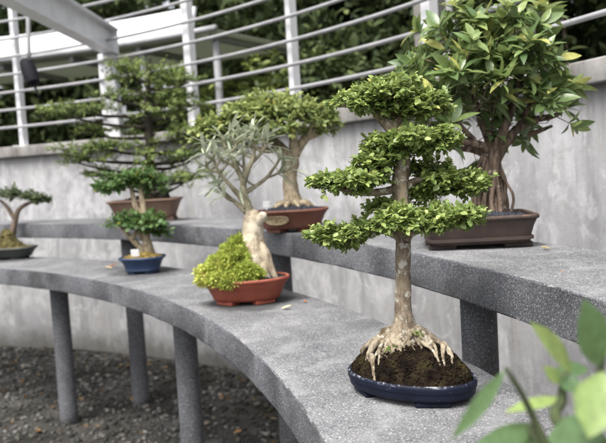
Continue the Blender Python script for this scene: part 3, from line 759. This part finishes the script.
# --- B: desert rose with yellow-green moss in the red oval pot
rB = np.random.default_rng(23); dB = 2.045; cB = np.array([-.174, 2.03, Z_LOW])
B_ = thing('bonsai_tree', cB, 'swollen pale trunked bonsai with strap leaves and yellow green moss in red oval pot', 'bonsai', GRP)
M['pot_red'] = mat_glaze('matt_red_clay', (.22, .048, .028), (.29, .075, .042), (.36, .14, .09), .075, .5, .5)
pot(B_, cB, .127, .092, RAD(-4), .075, 2, M['pot_red'], .03, thick=.009, lip=.006, foot_h=.009)
mound(rB, cB + (0, 0, .066), .117, .082, RAD(-4), 2, lambda x, y, q: .008 * (1 - q ** 2), .001, M['grit'], B_, crumbs=900, crumb=.006)
mb = MB()
bp = [(259, 288, .01, 16.5), (258, 276, .005, 17.5), (256, 262, 0, 17), (254, 248, 0, 15.5), (253, 235, 0, 13.2), (253, 224, 0, 12.5), (252, 216, .0, 10.5), (250, 211, 0, 6.5)]
tube(mb, [W(x, y, dB + d) for x, y, d, r in bp], [r * .80 * pix(dB) for *_, r in bp], 28, 8, rB, .035, 4)
tube(mb, [W(258, 222, dB - .01), W(263, 216, dB - .022), W(265, 214, dB - .026)], [6 * pix(dB), 4.6 * pix(dB), 2.8 * pix(dB)], 16, 5, rB, .06)
for pts in ([(256, 240, 5), (264, 252, 5.5), (269, 265, 4.5), (277, 280, 2.5)], [(256, 248, 6), (262, 264, 6), (266, 276, 4.5), (272, 286, 2.5)], [(254, 250, 6), (247, 268, 5.5), (240, 286, 3.5)]):
    tube(mb, [W(x, y, dB - .004 - .016 * (i_ > 0)) for i_, (x, y, r) in enumerate(pts)], [r * pix(dB) for *_, r in pts], 12, 6, rB, .06)
trB = mb.build('trunk', M['bark_desert'], B_)
tipsB = []
listB = [
    [(251, 216, 0, 8.5), (248, 206, 0, 7), (244, 196, 0, 6.2), (243, 186, 0, 5.4)],
    [(247, 208, 0, 5.5), (240, 196, .0, 4.8), (229, 184, -.02, 3), (219, 172, -.03, 2.4), (214, 160, -.03, 2)],
    [(244, 200, 0, 5), (243, 184, 0, 4.6), (238, 170, .01, 4), (231, 156, .01, 3), (225, 146, .02, 2.2), (222, 137, .02, 1.8)],
    [(243, 186, 0, 4.6), (247, 172, -.02, 4.2), (253, 158, -.03, 3.2), (254, 146, -.03, 2.6), (252, 138, -.03, 2)],
    [(243, 194, 0, 4.2), (256, 186, .02, 3.4), (266, 178, .03, 2.8), (274, 168, .03, 2.4), (281, 157, .03, 1.9)],
    [(251, 164, -.02, 3), (262, 152, -.03, 2.4), (268, 144, -.04, 2)],
    [(236, 166, .01, 3), (226, 162, .04, 2.4), (217, 158, .05, 2)],
    [(246, 212, 0, 4.5), (235, 202, .02, 3.2), (226, 194, .04, 2.6), (218, 186, .04, 2)],
    [(231, 156, .01, 2.6), (236, 144, .03, 2), (238, 134, .04, 1.7)],
    [(266, 178, .03, 2.2), (272, 176, .05, 1.8), (282, 172, .06, 1.4)],
    [(221, 174, -.03, 2), (211, 170, -.03, 1.7), (205, 166, -.03, 1.4)],
    [(243, 184, 0, 3.2), (244, 168, .05, 2.6), (243, 152, .06, 2)],
    [(262, 152, -.03, 2), (264, 138, -.02, 1.6)]]
for pts in list(listB[1:]):
    for q_ in range(2):                                    # side shoots
        x, y, d, r = pts[rB.integers(1, len(pts))]; sx_ = rB.choice([-1, 1]) * rB.uniform(5, 13); sy_ = -rB.uniform(5, 17); dz_ = rB.normal() * .02
        listB.append([(x, y, d, 1.9), (x + sx_ * .6, y + sy_ * .4, d + dz_ * .5, 1.6), (x + sx_, y + sy_, d + dz_, 1.3)])
for pts in listB:
    mb = MB(); tube(mb, [W(x, y, dB + d) for x, y, d, r in pts], [r * pix(dB) * .64 for *_, r in pts], 9, 5, rB, .09); mb.build('branch', M['bark_stem'], trB)
    if pts is listB[0]: continue
    tipsB.append((W(pts[-1][0], pts[-1][1], dB + pts[-1][2]), nrmz(W(pts[-1][0], pts[-1][1], dB) - W(pts[-2][0], pts[-2][1], dB))))
for tip, d0 in tipsB:
    n = int(rB.integers(4, 9)); a = rB.uniform(0, 6.28) + np.arange(n) * 2.4; s = nrmz(np.cross(d0, (0.1, 1, .2))); w = np.cross(d0, s)
    sp_ = rB.uniform(.5, 1.5, n)[:, None]
    dd = nrmz(d0 * .6 + (np.cos(a)[:, None] * s + np.sin(a)[:, None] * w) * sp_); L = rB.uniform(.045, .085, n)
    V, F, A = leaves(np.repeat(tip[None], n, 0) - d0 * rB.uniform(0, .015, n)[:, None], dd, nrmz(d0 + rB.normal(size=(n, 3)) * .2), L, L * .15, SHAPE_STRAP, rB.uniform(.05, .45, n), .2, rB.uniform(.2, .9, n))
    fast_mesh('leaf_rosette', V, F, M['leaf_desert'], B_, A)
# hanging older leaves at the left
for (x, y, tx, ty) in [(216, 184, 204, 200), (224, 180, 210, 187), (240, 190, 246, 197), (217, 172, 203, 172)]:
    p = W(x, y, dB - .02); q = W(tx, ty, dB - .02); n = 3
    V, F, A = leaves(np.repeat(p[None], n, 0), np.repeat((q - p)[None], n, 0) + rB.normal(size=(n, 3)) * .01, rB.normal(size=(n, 3)), np.full(n, .05), np.full(n, .008), SHAPE_STRAP, .2, .2, rB.uniform(.3, .8, n))
    fast_mesh('leaf_rosette', V, F, M['leaf_desert'], B_, A)
# moss cushion: many tiny sprigs over lumpy lobes, yellower to the left
for (x, y, dd_, hx, hz, hy, n, bias) in [(236, 254, -.012, 17, 15, .045, 430, .35), (222, 266, -.02, 17, 15, .05, 430, .55), (206, 274, -.02, 11, 10, .045, 260, .95), (246, 272, -.055, 16, 12, .03, 330, .28), (228, 277, -.06, 20, 9, .03, 330, .5), (238, 243, .0, 8, 9, .03, 160, .3)]:
    d = dB + dd_; c = W(x, y + 2, d); h = np.array([hx * pix(d) * .95, hy, hz * pix(d) * .95])
    u = nrmz(rB.normal(size=(n, 3))); lump = 1 + .13 * np.sin(u[:, 0] * 7 + x) * np.cos(u[:, 2] * 6) + .05 * rB.normal(size=n)
    p = c + u * h * (rB.uniform(.75, 1, n) * lump)[:, None]
    P = np.repeat(p, 9, 0); Dn = nrmz(np.repeat(u, 9, 0) * .8 + np.array([0, 0, .35]) + rB.normal(size=(n * 9, 3)) * .75)
    P = P + Dn * rB.uniform(0, .006, n * 9)[:, None]
    L = rB.uniform(.006, .012, n * 9); ag = np.clip(np.repeat(rB.normal(bias, .13, n), 9) + rB.normal(0, .08, n * 9), 0, 1)
    V, F, A = leaves(P, Dn, rB.normal(size=(n * 9, 3)) + np.array([0, 0, .8]), L, L * .42, SHAPE_FERN, .2, .2, ag)
    mo = fast_mesh('moss_cushion', V, F, M['moss'], B_, A)
    mb = MB(); core = nrmz(ICO_V) * h * .74 + c; mb.add(core, ICO_F); mb.build('moss_core', M['soil_moss'], mo)

# --- C: little twin-stemmed tree in the blue round pot
rC = np.random.default_rng(31); dC = 2.86; cC = np.array([-.642, 2.80, Z_LOW])
C_ = thing('bonsai_tree', cC, 'little twin stemmed bonsai in a deep navy blue pot with mossy tan soil', 'bonsai', GRP)
M['pot_navy'] = mat_glaze('navy_blue_glaze', (.012, .028, .075), (.02, .045, .11), (.09, .12, .18), .07, .3, .5)
pot(C_, cC, .091, .075, RAD(-5), .068, 2.6, M['pot_navy'], .022, thick=.008, lip=.009, foot_h=.008)
mound(rC, cC + (0, 0, .058), .082, .066, RAD(-5), 2.6, lambda x, y, q: .022 * (1 - q ** 2), .002, M['soil_moss'], C_, crumbs=300, crumb=.006)
mb = MB(); pc = lambda L: ([W(x + 2, y + 3, dC + d) for x, y, d, r in L], [r * pix(dC) for *_, r in L])
P, R = pc([(148, 254, 0, 6.5), (146, 243, 0, 5), (143, 230, 0, 4.2), (142, 212, 0, 3.4), (140, 196, .0, 2.8), (137, 182, .0, 1.6)]); tube(mb, P, R, 12, 6, rC, .06)
P, R = pc([(146, 252, 0, 4), (137, 243, -.01, 3.2), (127, 233, -.02, 2.6), (119, 224, -.02, 1.6)]); tube(mb, P, R, 10, 6, rC, .06)
P, R = pc([(142, 214, 0, 3), (134, 205, 0, 2.8), (131, 193, .01, 2.4), (128, 180, .01, 1.4)]); tube(mb, P, R, 10, 6, rC, .06)
P, R = pc([(141, 235, 0, 3), (136, 228, 0, 2.4), (130, 236, -.03, 2)]); tube(mb, P, R, 8, 6, rC, .06)
mb.build('trunk', M['bark_tan'], C_)
for x, y, dd_, hx, hz, hy, n in [(115, 180, 0, 20, 8, .07, 60), (140, 176, 0, 20, 8, .07, 65), (127, 171, .02, 20, 7, .06, 45), (152, 184, .0, 9, 6, .04, 20), (120, 219, -.02, 13, 8, .05, 40), (146, 216, -.02, 16, 10, .06, 65), (154, 226, -.02, 10, 6, .04, 25)]:
    d = dC + dd_; clump(rC, W(x + 2, y + 6, d), (hx * pix(d), hy, hz * pix(d)), int(n * 1.4), .022, .6, M['leaf_blue'], C_, 1.25, 7, lobes=6, twig_mat=M['bark_tan'], droop=.1)

# --- D: the tree at the far left in a dull green pot
rD = np.random.default_rng(37); dD = 3.76; cD = np.array([-1.535, 3.68, Z_LOW])
D_ = thing('bonsai_tree', cD, 'small leaning bonsai in a dull dark green pot, leftmost on the lower bench', 'bonsai', GRP)
M['pot_green'] = mat_glaze('dull_green_glaze', (.035, .042, .038), (.06, .068, .06), (.12, .13, .11), .06, .5, .5)
pot(D_, cD, .15, .09, RAD(-8), .062, 3, M['pot_green'], .03, thick=.009, lip=.006, foot_h=.008)
mound(rD, cD + (0, 0, .055), .14, .08, RAD(-8), 3, lambda x, y, q: .10 * np.exp(-(q / .45) ** 2) * (1 - q ** 2), .003, M['soil_olive'], D_, crumbs=250, crumb=.008)
mb = MB(); pd = lambda L: ([W(x - 4, y + 4, dD + d) for x, y, d, r in L], [r * .78 * pix(dD) for *_, r in L])
P, R = pd([(14, 244, 0, 6), (16, 232, 0, 4.5), (19, 218, 0, 3.6), (22, 207, 0, 3), (29, 201, 0, 2.4), (40, 197, 0, 1.5)]); tube(mb, P, R, 10, 6, rD, .07)
P, R = pd([(19, 216, 0, 3), (12, 204, 0, 2.5), (4, 196, 0, 1.5)]); tube(mb, P, R, 8, 6, rD, .07)
mb.build('trunk', M['bark_brown'], D_)
for x, y, dd_, hx, hz, hy, n in [(40, 194, 0, 13, 5, .06, 60), (28, 191, .02, 10, 5, .06, 40), (6, 189, .0, 18, 7, .08, 70), (46, 196, 0, 6, 3, .03, 18)]:
    d = dD + dd_; clump(rD, W(x - 3, y + 5, d), (hx * pix(d), hy, hz * pix(d)), n, .022, .5, M['leaf_grey'], D_, 1.1, 7, lobes=5, twig_mat=M['bark_brown'])

# --- E: layered feathery tree in the brown rectangular pot
rE = np.random.default_rng(41); dE = 3.42; cE = np.array([W(148, 215, dE)[0], 3.385, Z_UP])
E_ = thing('bonsai_tree', cE, 'tall layered feathery bonsai with dark trunk in a brown rectangular pot', 'bonsai', GRP)
M['pot_brown'] = mat_glaze('plain_brown_clay', (.145, .088, .062), (.19, .12, .085), (.24, .17, .13), .11, .65, .4)
pot(E_, cE, .168, .10, RAD(-2), .104, 8, M['pot_brown'], .032, thick=.012, lip=.008, foot_h=.014)
mound(rE, cE + (0, 0, .092), .153, .085, RAD(-2), 8, lambda x, y, q: .03 * np.exp(-(q / .5) ** 2), .003, M['soil'], E_, crumbs=250, crumb=.01)
mb = MB(); pe = lambda L: ([W(x, y, dE + d) for x, y, d, r in L], [r * pix(dE) for *_, r in L])
P, R = pe([(150, 202, 0, 11), (149, 193, 0, 7.5), (149, 178, 0, 5), (150, 155, 0, 4.5), (149, 130, 0, 4), (147, 105, 0, 3), (149, 80, 0, 2), (150, 58, 0, 1)]); tube(mb, P, R, 12, 6, rE, .08)
P, R = pe([(160, 201, 0, 7), (165, 196, 0, 5), (160, 192, .02, 4)]); tube(mb, P, R, 10, 5, rE, .1)
trE = mb.build('trunk', M['bark_dark'], E_)
layE = []
for y0, xl, xr in ((66, 122, 172), (78, 118, 190), (92, 104, 186), (104, 48, 196), (112, 66, 178), (128, 82, 202), (140, 92, 206), (150, 60, 204), (158, 74, 190), (170, 96, 208), (178, 120, 186)):
    for xe in (xl, xr):
        m_ = (xe + 149) / 2; w_ = abs(xe - 149) * .5
        layE.append(((149, y0 + 10 + rE.uniform(0, 8)), (xe, y0 + 4), (m_ * .45 + xe * .55 , y0 + 3 + rE.normal() * 2), w_ * .62 + 4, 3.0, int(30 + w_ * 1.0)))
    layE.append(((149, y0 + 8), (149 + rE.uniform(-14, 14), y0 + 5), (149 + rE.uniform(-12, 12), y0 + 4), 14, 3.2, 22))
for s, e, c, hx, hz, n in layE:
    mb = MB(); zz = rE.uniform(-.10, .10)
    tube(mb, [W(s[0], s[1], dE), W((s[0] + e[0]) / 2, (s[1] + e[1]) / 2 + 3, dE + zz * .6), W(e[0], e[1], dE + zz)], [2 * pix(dE), 1.4 * pix(dE), .6 * pix(dE)], 7, 6, rE, .08)
    mb.build('branch', M['bark_dark'], trE)
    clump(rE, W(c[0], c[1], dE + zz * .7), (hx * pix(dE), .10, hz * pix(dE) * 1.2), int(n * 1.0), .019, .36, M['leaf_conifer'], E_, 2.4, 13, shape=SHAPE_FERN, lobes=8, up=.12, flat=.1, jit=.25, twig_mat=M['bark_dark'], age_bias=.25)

# --- F: domed pale green tree in the red-brown oval pot with a plaque
rF = np.random.default_rng(43); dF = 2.37; cF = np.array([W(292, 215, dF)[0], 2.335, Z_UP])
F_ = thing('bonsai_tree', cF, 'domed pale green bonsai with tan trunk in a red brown pot bearing a plaque', 'bonsai', GRP)
M['pot_redbrown'] = mat_glaze('red_brown_clay', (.135, .050, .030), (.18, .072, .045), (.25, .12, .08), .085, .5, .5)
potF = pot(F_, cF, .122, .088, RAD(-6), .074, 2.4, M['pot_redbrown'], .026, thick=.009, lip=.007, foot_h=.01)
M['plaque'] = mat_noise('beige_clay_plaque', [(.35, (.25, .18, .10)), (.52, (.40, .32, .20)), (.7, (.48, .40, .27))], 120, .7, .3, (1, 1, 1), 150, .5)
mb = MB(); aF = RAD(-6); tF = RAD(247)                   # the plaque lies on the curved side of the pot
ef = np.array([(.122 - .0105) * math.cos(tF), (.088 - .0105) * math.sin(tF)])
nf2 = np.array([math.cos(tF) / .107, math.sin(tF) / .073]); nf2 = nf2 / np.linalg.norm(nf2)
rot = lambda q: np.array([q[0] * math.cos(aF) - q[1] * math.sin(aF), q[0] * math.sin(aF) + q[1] * math.cos(aF), 0])
fl = rot(nf2); nx = np.array([-fl[1], fl[0], 0]); nz = nrmz(np.array([0, 0, 1.0]) + fl * .26); fl = nrmz(np.cross(nx, nz)); fl = fl if fl[1] < 0 else -fl
cpl = cF + rot(ef) + np.array([0, 0, .042])
m = 40; tt = np.linspace(0, 2 * np.pi, m, endpoint=False); V = []; f = []
eu = np.sign(np.cos(tt)) * np.abs(np.cos(tt)) ** .7 * .041; ev = np.sign(np.sin(tt)) * np.abs(np.sin(tt)) ** .8 * .0155
for s, o_ in [(1.0, -.02), (1.0, .003), (.92, .0042), (.84, .004), (.80, .0026)]:
    bow = -6.0 * (eu * s) ** 2
    V.append(cpl + np.outer(eu * s, nx) + np.outer(ev * (s if s > .9 else s * .95), nz) + np.outer(o_ + bow, fl))
for i in range(4):
    for j in range(m): p = i * m + j; q = i * m + (j + 1) % m; f.append((p, q, q + m, p + m))
f.append(tuple(4 * m + j for j in range(m))); mb.add(np.vstack(V), f); mb.build('plaque', M['plaque'], potF, auto=50)
mound(rF, cF + (0, 0, .064), .112, .078, RAD(-6), 2.4, lambda x, y, q: .018 * (1 - q ** 2), .001, M['grit'], F_, crumbs=1000, crumb=.006)
mb = MB(); pf_ = lambda L: ([W(x, y, dF + d) for x, y, d, r in L], [r * pix(dF) for *_, r in L])
P, R = pf_([(294, 212, 0, 17), (293, 203, 0, 11), (291, 192, 0, 8), (290, 178, 0, 7), (291, 165, 0, 7.5), (293, 155, 0, 7), (300, 145, 0, 5), (308, 134, 0, 4), (314, 122, 0, 2)]); tube(mb, P, R, 18, 6, rF, .07, 4)
P, R = pf_([(291, 160, 0, 6), (282, 148, .01, 5), (268, 138, .01, 4), (250, 130, .0, 2.4)]); tube(mb, P, R, 12, 6, rF, .07)
P, R = pf_([(294, 152, 0, 5), (293, 138, -.02, 4), (288, 124, -.03, 2.4)]); tube(mb, P, R, 12, 6, rF, .07)
P, R = pf_([(283, 148, 0, 4), (262, 150, -.03, 2.6), (240, 142, -.04, 1.6)]); tube(mb, P, R, 10, 6, rF, .07)
P, R = pf_([(262, 139, 0, 3), (235, 128, .0, 2.2), (212, 122, 0, 1.2)]); tube(mb, P, R, 10, 6, rF, .07)
P, R = pf_([(306, 138, 0, 3.4), (318, 134, 0, 2.4), (328, 126, 0, 1.4)]); tube(mb, P, R, 10, 6, rF, .07)
trF = mb.build('trunk', M['bark_tan'], F_)
for a in (-150, -110, -75, -40, -10, 170):
    mb = MB(); b0 = W(293, 206, dF); e = np.array([math.cos(RAD(a)), math.sin(RAD(a)), 0])
    zf = cF[2] + .077
    tube(mb, [b0 + e * .02, b0 * (1, 1, 0) + e * .045 + (0, 0, zf + .014), b0 * (1, 1, 0) + e * .07 + (0, 0, zf + .001)], [.014, .010, .004], 10, 5, rF, .1); mb.build('root', M['bark_tan'], trF)
for x, y, dd_, hx, hz, hy, n in [(222, 128, 0, 24, 12, .09, 110), (250, 118, -.01, 30, 14, .10, 150), (282, 112, .0, 30, 13, .10, 150), (310, 114, 0, 24, 11, .09, 110), (246, 136, -.05, 30, 9, .07, 90), (270, 104, .03, 36, 8, .08, 90), (322, 126, 0, 14, 8, .06, 45), (208, 138, 0, 13, 8, .06, 45), (284, 130, -.05, 18, 8, .06, 45)]:
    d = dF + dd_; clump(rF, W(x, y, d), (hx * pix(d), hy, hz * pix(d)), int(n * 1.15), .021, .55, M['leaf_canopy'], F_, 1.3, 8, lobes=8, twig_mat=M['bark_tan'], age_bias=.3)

# --- G: large-leaved ficus in the dark brown rectangular pot
rG = np.random.default_rng(47); dG = 1.70; cG = np.array([.400, 1.650, Z_UP])
G_ = thing('bonsai_tree', cG, 'large leaved ficus bonsai with many aerial roots in a dark brown rectangular pot', 'bonsai', GRP)
M['pot_dark'] = mat_glaze('dark_brown_unglazed', (.042, .030, .026), (.065, .044, .036), (.13, .08, .055), .072, .55, .4, .4, (.14, .07, .04))
angG = RAD(-6)
pot(G_, cG, .129, .104, angG, .074, 9, M['pot_dark'], .016, thick=.010, lip=.006, band=True, foot_h=.010, foot_at=[40, 140, 220, 320])
mound(rG, cG + (0, 0, .064), .116, .091, angG, 9, lambda x, y, q: .012 * (1 - q ** 2), .001, M['grit'], G_, crumbs=1500, crumb=.0055)
pg = lambda L: ([W(x, y, dG + d) for x, y, d, r in L], [r * pix(dG) for *_, r in L])
mb = MB()
P, R = pg([(493, 212, 0, 12), (492, 200, 0, 8.5), (491, 180, 0, 7), (491, 162, 0, 7.5), (490, 150, 0, 6)]); tube(mb, P, R, 18, 6, rG, .10, 5)
for i in range(15):                                       # aerial roots fused round the trunk
    a = i * 2.4; x0 = 492 + 15 * math.cos(a) + rG.normal() * 1.5; z0 = .035 * math.sin(a); x1 = 490 + 8 * math.cos(a + .5) + rG.normal() * 2
    P, R = pg([(x0, 213, z0, 2.6), (x0 - 1 + rG.normal(), 200, z0 * .85, 2.3), ((x0 + x1) / 2 + rG.normal() * 2.5, 182, z0 * .7, 2.4), (x1, 162, z0 * .6, 2.7), (x1 + rG.normal() * 3, 146, z0 * .5, 2.0)])
    tube(mb, P, R, 9, 6, rG, .09)
for x0, x1 in ((474, 482), (471, 477), (511, 500)):
    P, R = pg([(x0, 214, -.03, 1.7), (x0 + 2, 195, -.03, 1.4), (x1, 172, -.02, 1.6), (x1 * .5 + 245.5, 152, -.01, 1.8), (491, 142, 0, 1.5)]); tube(mb, P, R, 8, 6, rG, .08)
trG = mb.build('trunk', M['bark_root_ficus'], G_)
for L in [
    [(493, 168, 0, 8), (502, 148, .0, 7), (516, 130, .0, 6), (534, 120, .01, 5), (553, 116, .01, 3.6), (566, 108, .01, 2)],
    [(492, 160, 0, 8), (484, 148, -.02, 6.5), (466, 142, -.03, 5.2), (446, 138, -.03, 4), (430, 124, -.03, 2.4)],
    [(491, 156, 0, 8), (488, 136, .02, 6.5), (480, 118, .03, 5), (474, 96, .04, 3.6), (470, 70, .04, 2)],
    [(494, 152, 0, 7), (504, 130, -.02, 5.8), (512, 108, -.03, 4.6), (518, 84, -.04, 3.4), (520, 56, -.04, 2)],
    [(490, 156, .02, 6), (474, 150, .05, 4.8), (456, 148, .08, 3.6), (440, 142, .09, 2)],
    [(497, 150, .02, 6), (510, 142, .06, 4.6), (536, 132, .08, 3.4), (552, 126, .08, 2.2)],
    [(488, 136, .0, 5), (496, 110, .05, 4), (496, 80, .06, 3), (494, 46, .06, 1.6)],
    [(516, 130, .0, 4), (530, 106, -.02, 3.2), (546, 88, -.03, 2.4), (556, 66, -.03, 1.4)],
    [(474, 140, -.03, 4), (456, 120, -.05, 3), (444, 98, -.05, 2.2), (440, 76, -.04, 1.2)]]:
    mb = MB(); P, R = pg(L); tube(mb, P, np.array(R) * .74, 12, 6, rG, .1); mb.build('branch', M['bark_root_ficus'], trG)
for x, y, dd_, hx, hz, hy, n in [(446, 100, -.03, 27, 24, .075, 18), (440, 130, -.02, 20, 12, .06, 9), (470, 70, .0, 34, 26, .09, 22), (478, 98, -.06, 28, 22, .05, 16), (506, 62, -.03, 32, 28, .09, 22), (512, 92, -.06, 26, 20, .05, 13), (536, 64, .0, 27, 24, .08, 18), (548, 94, .0, 20, 18, .07, 12), (540, 116, .03, 22, 12, .06, 7), (480, 40, .02, 36, 14, .08, 18), (528, 38, .02, 34, 14, .08, 17), (556, 112, -.01, 10, 10, .03, 5), (476, 134, .05, 24, 14, .05, 9), (508, 118, .06, 26, 16, .05, 8), (452, 62, .03, 22, 18, .07, 12)]:
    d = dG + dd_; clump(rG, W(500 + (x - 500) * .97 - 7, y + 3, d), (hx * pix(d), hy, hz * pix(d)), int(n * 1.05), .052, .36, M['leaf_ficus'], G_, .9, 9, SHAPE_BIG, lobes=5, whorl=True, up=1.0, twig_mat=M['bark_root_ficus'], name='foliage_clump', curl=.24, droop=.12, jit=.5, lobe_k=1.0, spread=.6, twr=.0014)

# --- H: the out-of-focus plant nearest the camera
rH = np.random.default_rng(53); cH = np.array([.275, .43, Z_LOW])
H_ = thing('potted_plant', cH, 'blurred broad leaved plant closest to the camera on the lower bench', 'potted plant')
M['pot_near'] = mat_glaze('grey_brown_clay', (.10, .08, .065), (.14, .11, .09), (.2, .17, .14), .07, .6, .4)
pot(H_, cH, .075, .06, RAD(80), .07, 2, M['pot_near'], .018, thick=.007, lip=.004)
mound(rH, cH + (0, 0, .062), .068, .053, RAD(80), 2, lambda x, y, q: .012 * (1 - q ** 2), .001, M['soil'], H_, crumbs=200, crumb=.004)
mb = MB()
s0 = cH + np.array([0, 0, .07])
ph = lambda x, y, d: W(x, y, d)
for L, r in [([s0, ph(572, 440, .47), ph(562, 400, .50), ph(566, 372, .52)], [.005, .0042, .0035, .0022]), ([s0 + (.01, .0, 0), ph(592, 430, .46), ph(598, 390, .46), ph(603, 350, .47)], [.005, .004, .003, .002]), ([s0 + (-.01, 0, 0), ph(548, 450, .47), ph(535, 425, .52)], [.004, .003, .002])]:
    tube(mb, L, r, 10, 8, rH, .05)
mb.build('stem', M['stem_green'], H_)
def near_leaf(a, b, d0, d1, wpx, nrm, age, curl=.1):
    p, q = W(a[0], a[1], d0), W(b[0], b[1], d1); L = np.linalg.norm(q - p)
    V, F, A = leaves(p[None], (q - p)[None], np.array([nrm], float), L, wpx * pix(d0), SHAPE_BIG, curl, .22, np.array([age]))
    fast_mesh('leaf', V, F, M['leaf_near'], H_, A)
for a in [((572, 372), (538, 322), .50, .47, 24, (.1, -.8, .6), 1.0), ((598, 366), (588, 302), .46, .44, 36, (0, -1, .3), .25), ((566, 398), (505, 408), .50, .49, 15, (0, -.5, .9), .95),
          ((560, 378), (580, 392), .50, .49, 22, (.1, -.7, .8), .0), ((556, 372), (590, 366), .53, .54, 20, (0, -.6, .8), .0), ((604, 372), (590, 436), .43, .41, 46, (-.2, -.9, .5), .8),
          ((540, 425), (470, 452), .50, .48, 24, (.1, -.8, .6), .2), ((505, 370), (455, 440), .46, .44, 17, (.3, -.9, .4), .25), ((548, 438), (602, 436), .45, .42, 44, (0, -.8, .6), .1),
          ((562, 384), (545, 366), .50, .5, 14, (0, -.9, .4), .85), ((604, 356), (640, 330), .46, .48, 26, (0, -.8, .6), .6), ((535, 428), (520, 470), .5, .48, 22, (0, -.9, .4), .3), ((598, 390), (640, 400), .45, .43, 30, (0, -.8, .6), .7)]:
    near_leaf(*a)
mb = MB(); tube(mb, [ph(548, 450, .47), ph(525, 400, .47), ph(506, 368, .46)], [.003, .0022, .0014], 8, 6, rH, .05); mb.build('stem', M['stem_green'], H_)

# ------------------------------------------------------------------ small things
def tagplate(px, py, d, w, h, label):
    c = W(px, py, d); mb = MB(); ax = nrmz(np.array([1, -.1, 0])); ay = nrmz(np.array([.1, 1, .15])); az = nrmz(np.cross(ax, ay))
    box(mb, c, ax, ay, az, w / 2, .0008, h / 2, .0006)
    box(mb, c - az * (h * .5 + .018), ax, ay, az, w * .12, .0007, .018, .0004)
    solo(mb, 'plant_tag', M['tag'], label, 'plant tag', 'white plant tags', smooth=False)
tagplate(135, 253, 2.77, .033, .028, 'small white plant tag stuck in the navy blue pot')
tagplate(266.5, 204.5, 2.33, .022, .020, 'small white plant tag stuck in the red brown pot with the plaque')
def dead(px, py, z, L, mat, ang, label):
    r = W(px, py, 1) - CAM; t = (z - CAM_H) / r[2]; p = CAM + r * t; p[2] = z + .0028
    n = 1; V, F, A = leaves(p[None], np.array([[math.cos(ang), math.sin(ang), .05]]), np.array([[.1, 0, 1.0]]), L, L * .5, SHAPE_BIG, -.2, .35, np.array([.5]))
    mb = MB(); mb.add(V, F); V2 = V.copy(); V2[:, 2] -= .0006
    solo(mb, 'fallen_leaf', mat, label, 'fallen leaf', 'dry leaves fallen on the benches', loc=p)
dead(551, 250, Z_UP, .022, M['dead_leaf'], 2.6, 'yellow fallen leaf on the upper bench beside the ficus pot')
dead(562, 274, Z_UP, .006, M['dead_leaf_red'], 1.0, 'tiny orange leaf fragment on the upper bench near its edge')
dead(281, 310, Z_LOW, .030, M['dead_leaf_pale'], .3, 'cream dry leaf lying just right of the red oval pot')
dead(306, 303, Z_LOW, .015, M['dead_leaf_red'], 1.9, 'small orange leaf by the back edge of the lower bench')
dead(106, 268, Z_LOW, .05, M['dead_leaf_red'], .2, 'pinkish dry leaf on the bench left of the navy blue pot')
dead(113, 269, Z_LOW, .04, M['dead_leaf_pale'], 2.9, 'pale dry leaf beside the navy blue pot on the lower bench')

# ------------------------------------------------------------------ camera, light, render
cam = bpy.data.cameras.new('camera'); co = bpy.data.objects.new('camera', cam); COL.objects.link(co)
cam.sensor_width = 36.0; cam.lens = F_PX / 606 * 36.0; cam.clip_start = .02; cam.clip_end = 300
from mathutils import Matrix
co.matrix_world = Matrix(((CAMX[0], CAMY[0], -FW[0], 0), (CAMX[1], CAMY[1], -FW[1], 0), (CAMX[2], CAMY[2], -FW[2], CAM_H), (0, 0, 0, 1)))
cam.dof.use_dof = True; cam.dof.focus_distance = 1.17; cam.dof.aperture_fstop = 6.2
sc.camera = co

SUN_EL, SUN_AZ = RAD(62), RAD(215)        # high, from behind and left of the camera
wd = bpy.data.worlds.new('World'); sc.world = wd; wd.use_nodes = True
nt = wd.node_tree; nt.nodes.clear()
sky = nt.nodes.new('ShaderNodeTexSky'); sky.sky_type = 'NISHITA'; sky.sun_disc = False
sky.sun_elevation = SUN_EL; sky.sun_rotation = SUN_AZ; sky.air_density = 1.0; sky.dust_density = 6.0; sky.ozone_density = 1.0
hs = nt.nodes.new('ShaderNodeHueSaturation'); hs.inputs['Saturation'].default_value = .30
bg = nt.nodes.new('ShaderNodeBackground'); bg.inputs['Strength'].default_value = .15
wo = nt.nodes.new('ShaderNodeOutputWorld')
nt.links.new(sky.outputs[0], hs.inputs['Color']); nt.links.new(hs.outputs[0], bg.inputs[0]); nt.links.new(bg.outputs[0], wo.inputs[0])
sl = bpy.data.lights.new('sun', 'SUN'); sl.energy = 1.5; sl.angle = RAD(28); sl.color = (1, .97, .92)
so = bpy.data.objects.new('sun', sl); COL.objects.link(so)
from mathutils import Vector
sd = Vector((math.sin(SUN_AZ) * math.cos(SUN_EL), math.cos(SUN_AZ) * math.cos(SUN_EL), math.sin(SUN_EL)))
so.rotation_euler = sd.to_track_quat('Z', 'Y').to_euler(); so.location = (0, 0, 8)
vs = sc.view_settings; vs.view_transform = 'Standard'; vs.look = 'None'; vs.gamma = 1; vs.exposure = 1.05; vs.use_curve_mapping = False
sc.render.engine = 'CYCLES'; sc.cycles.use_denoising = True; sc.cycles.max_bounces = 8; sc.cycles.diffuse_bounces = 4
sc.cycles.transmission_bounces = 4; sc.cycles.use_adaptive_sampling = True; sc.cycles.adaptive_threshold = .02
for o in bpy.data.objects:
    if '_w' in o: del o['_w']
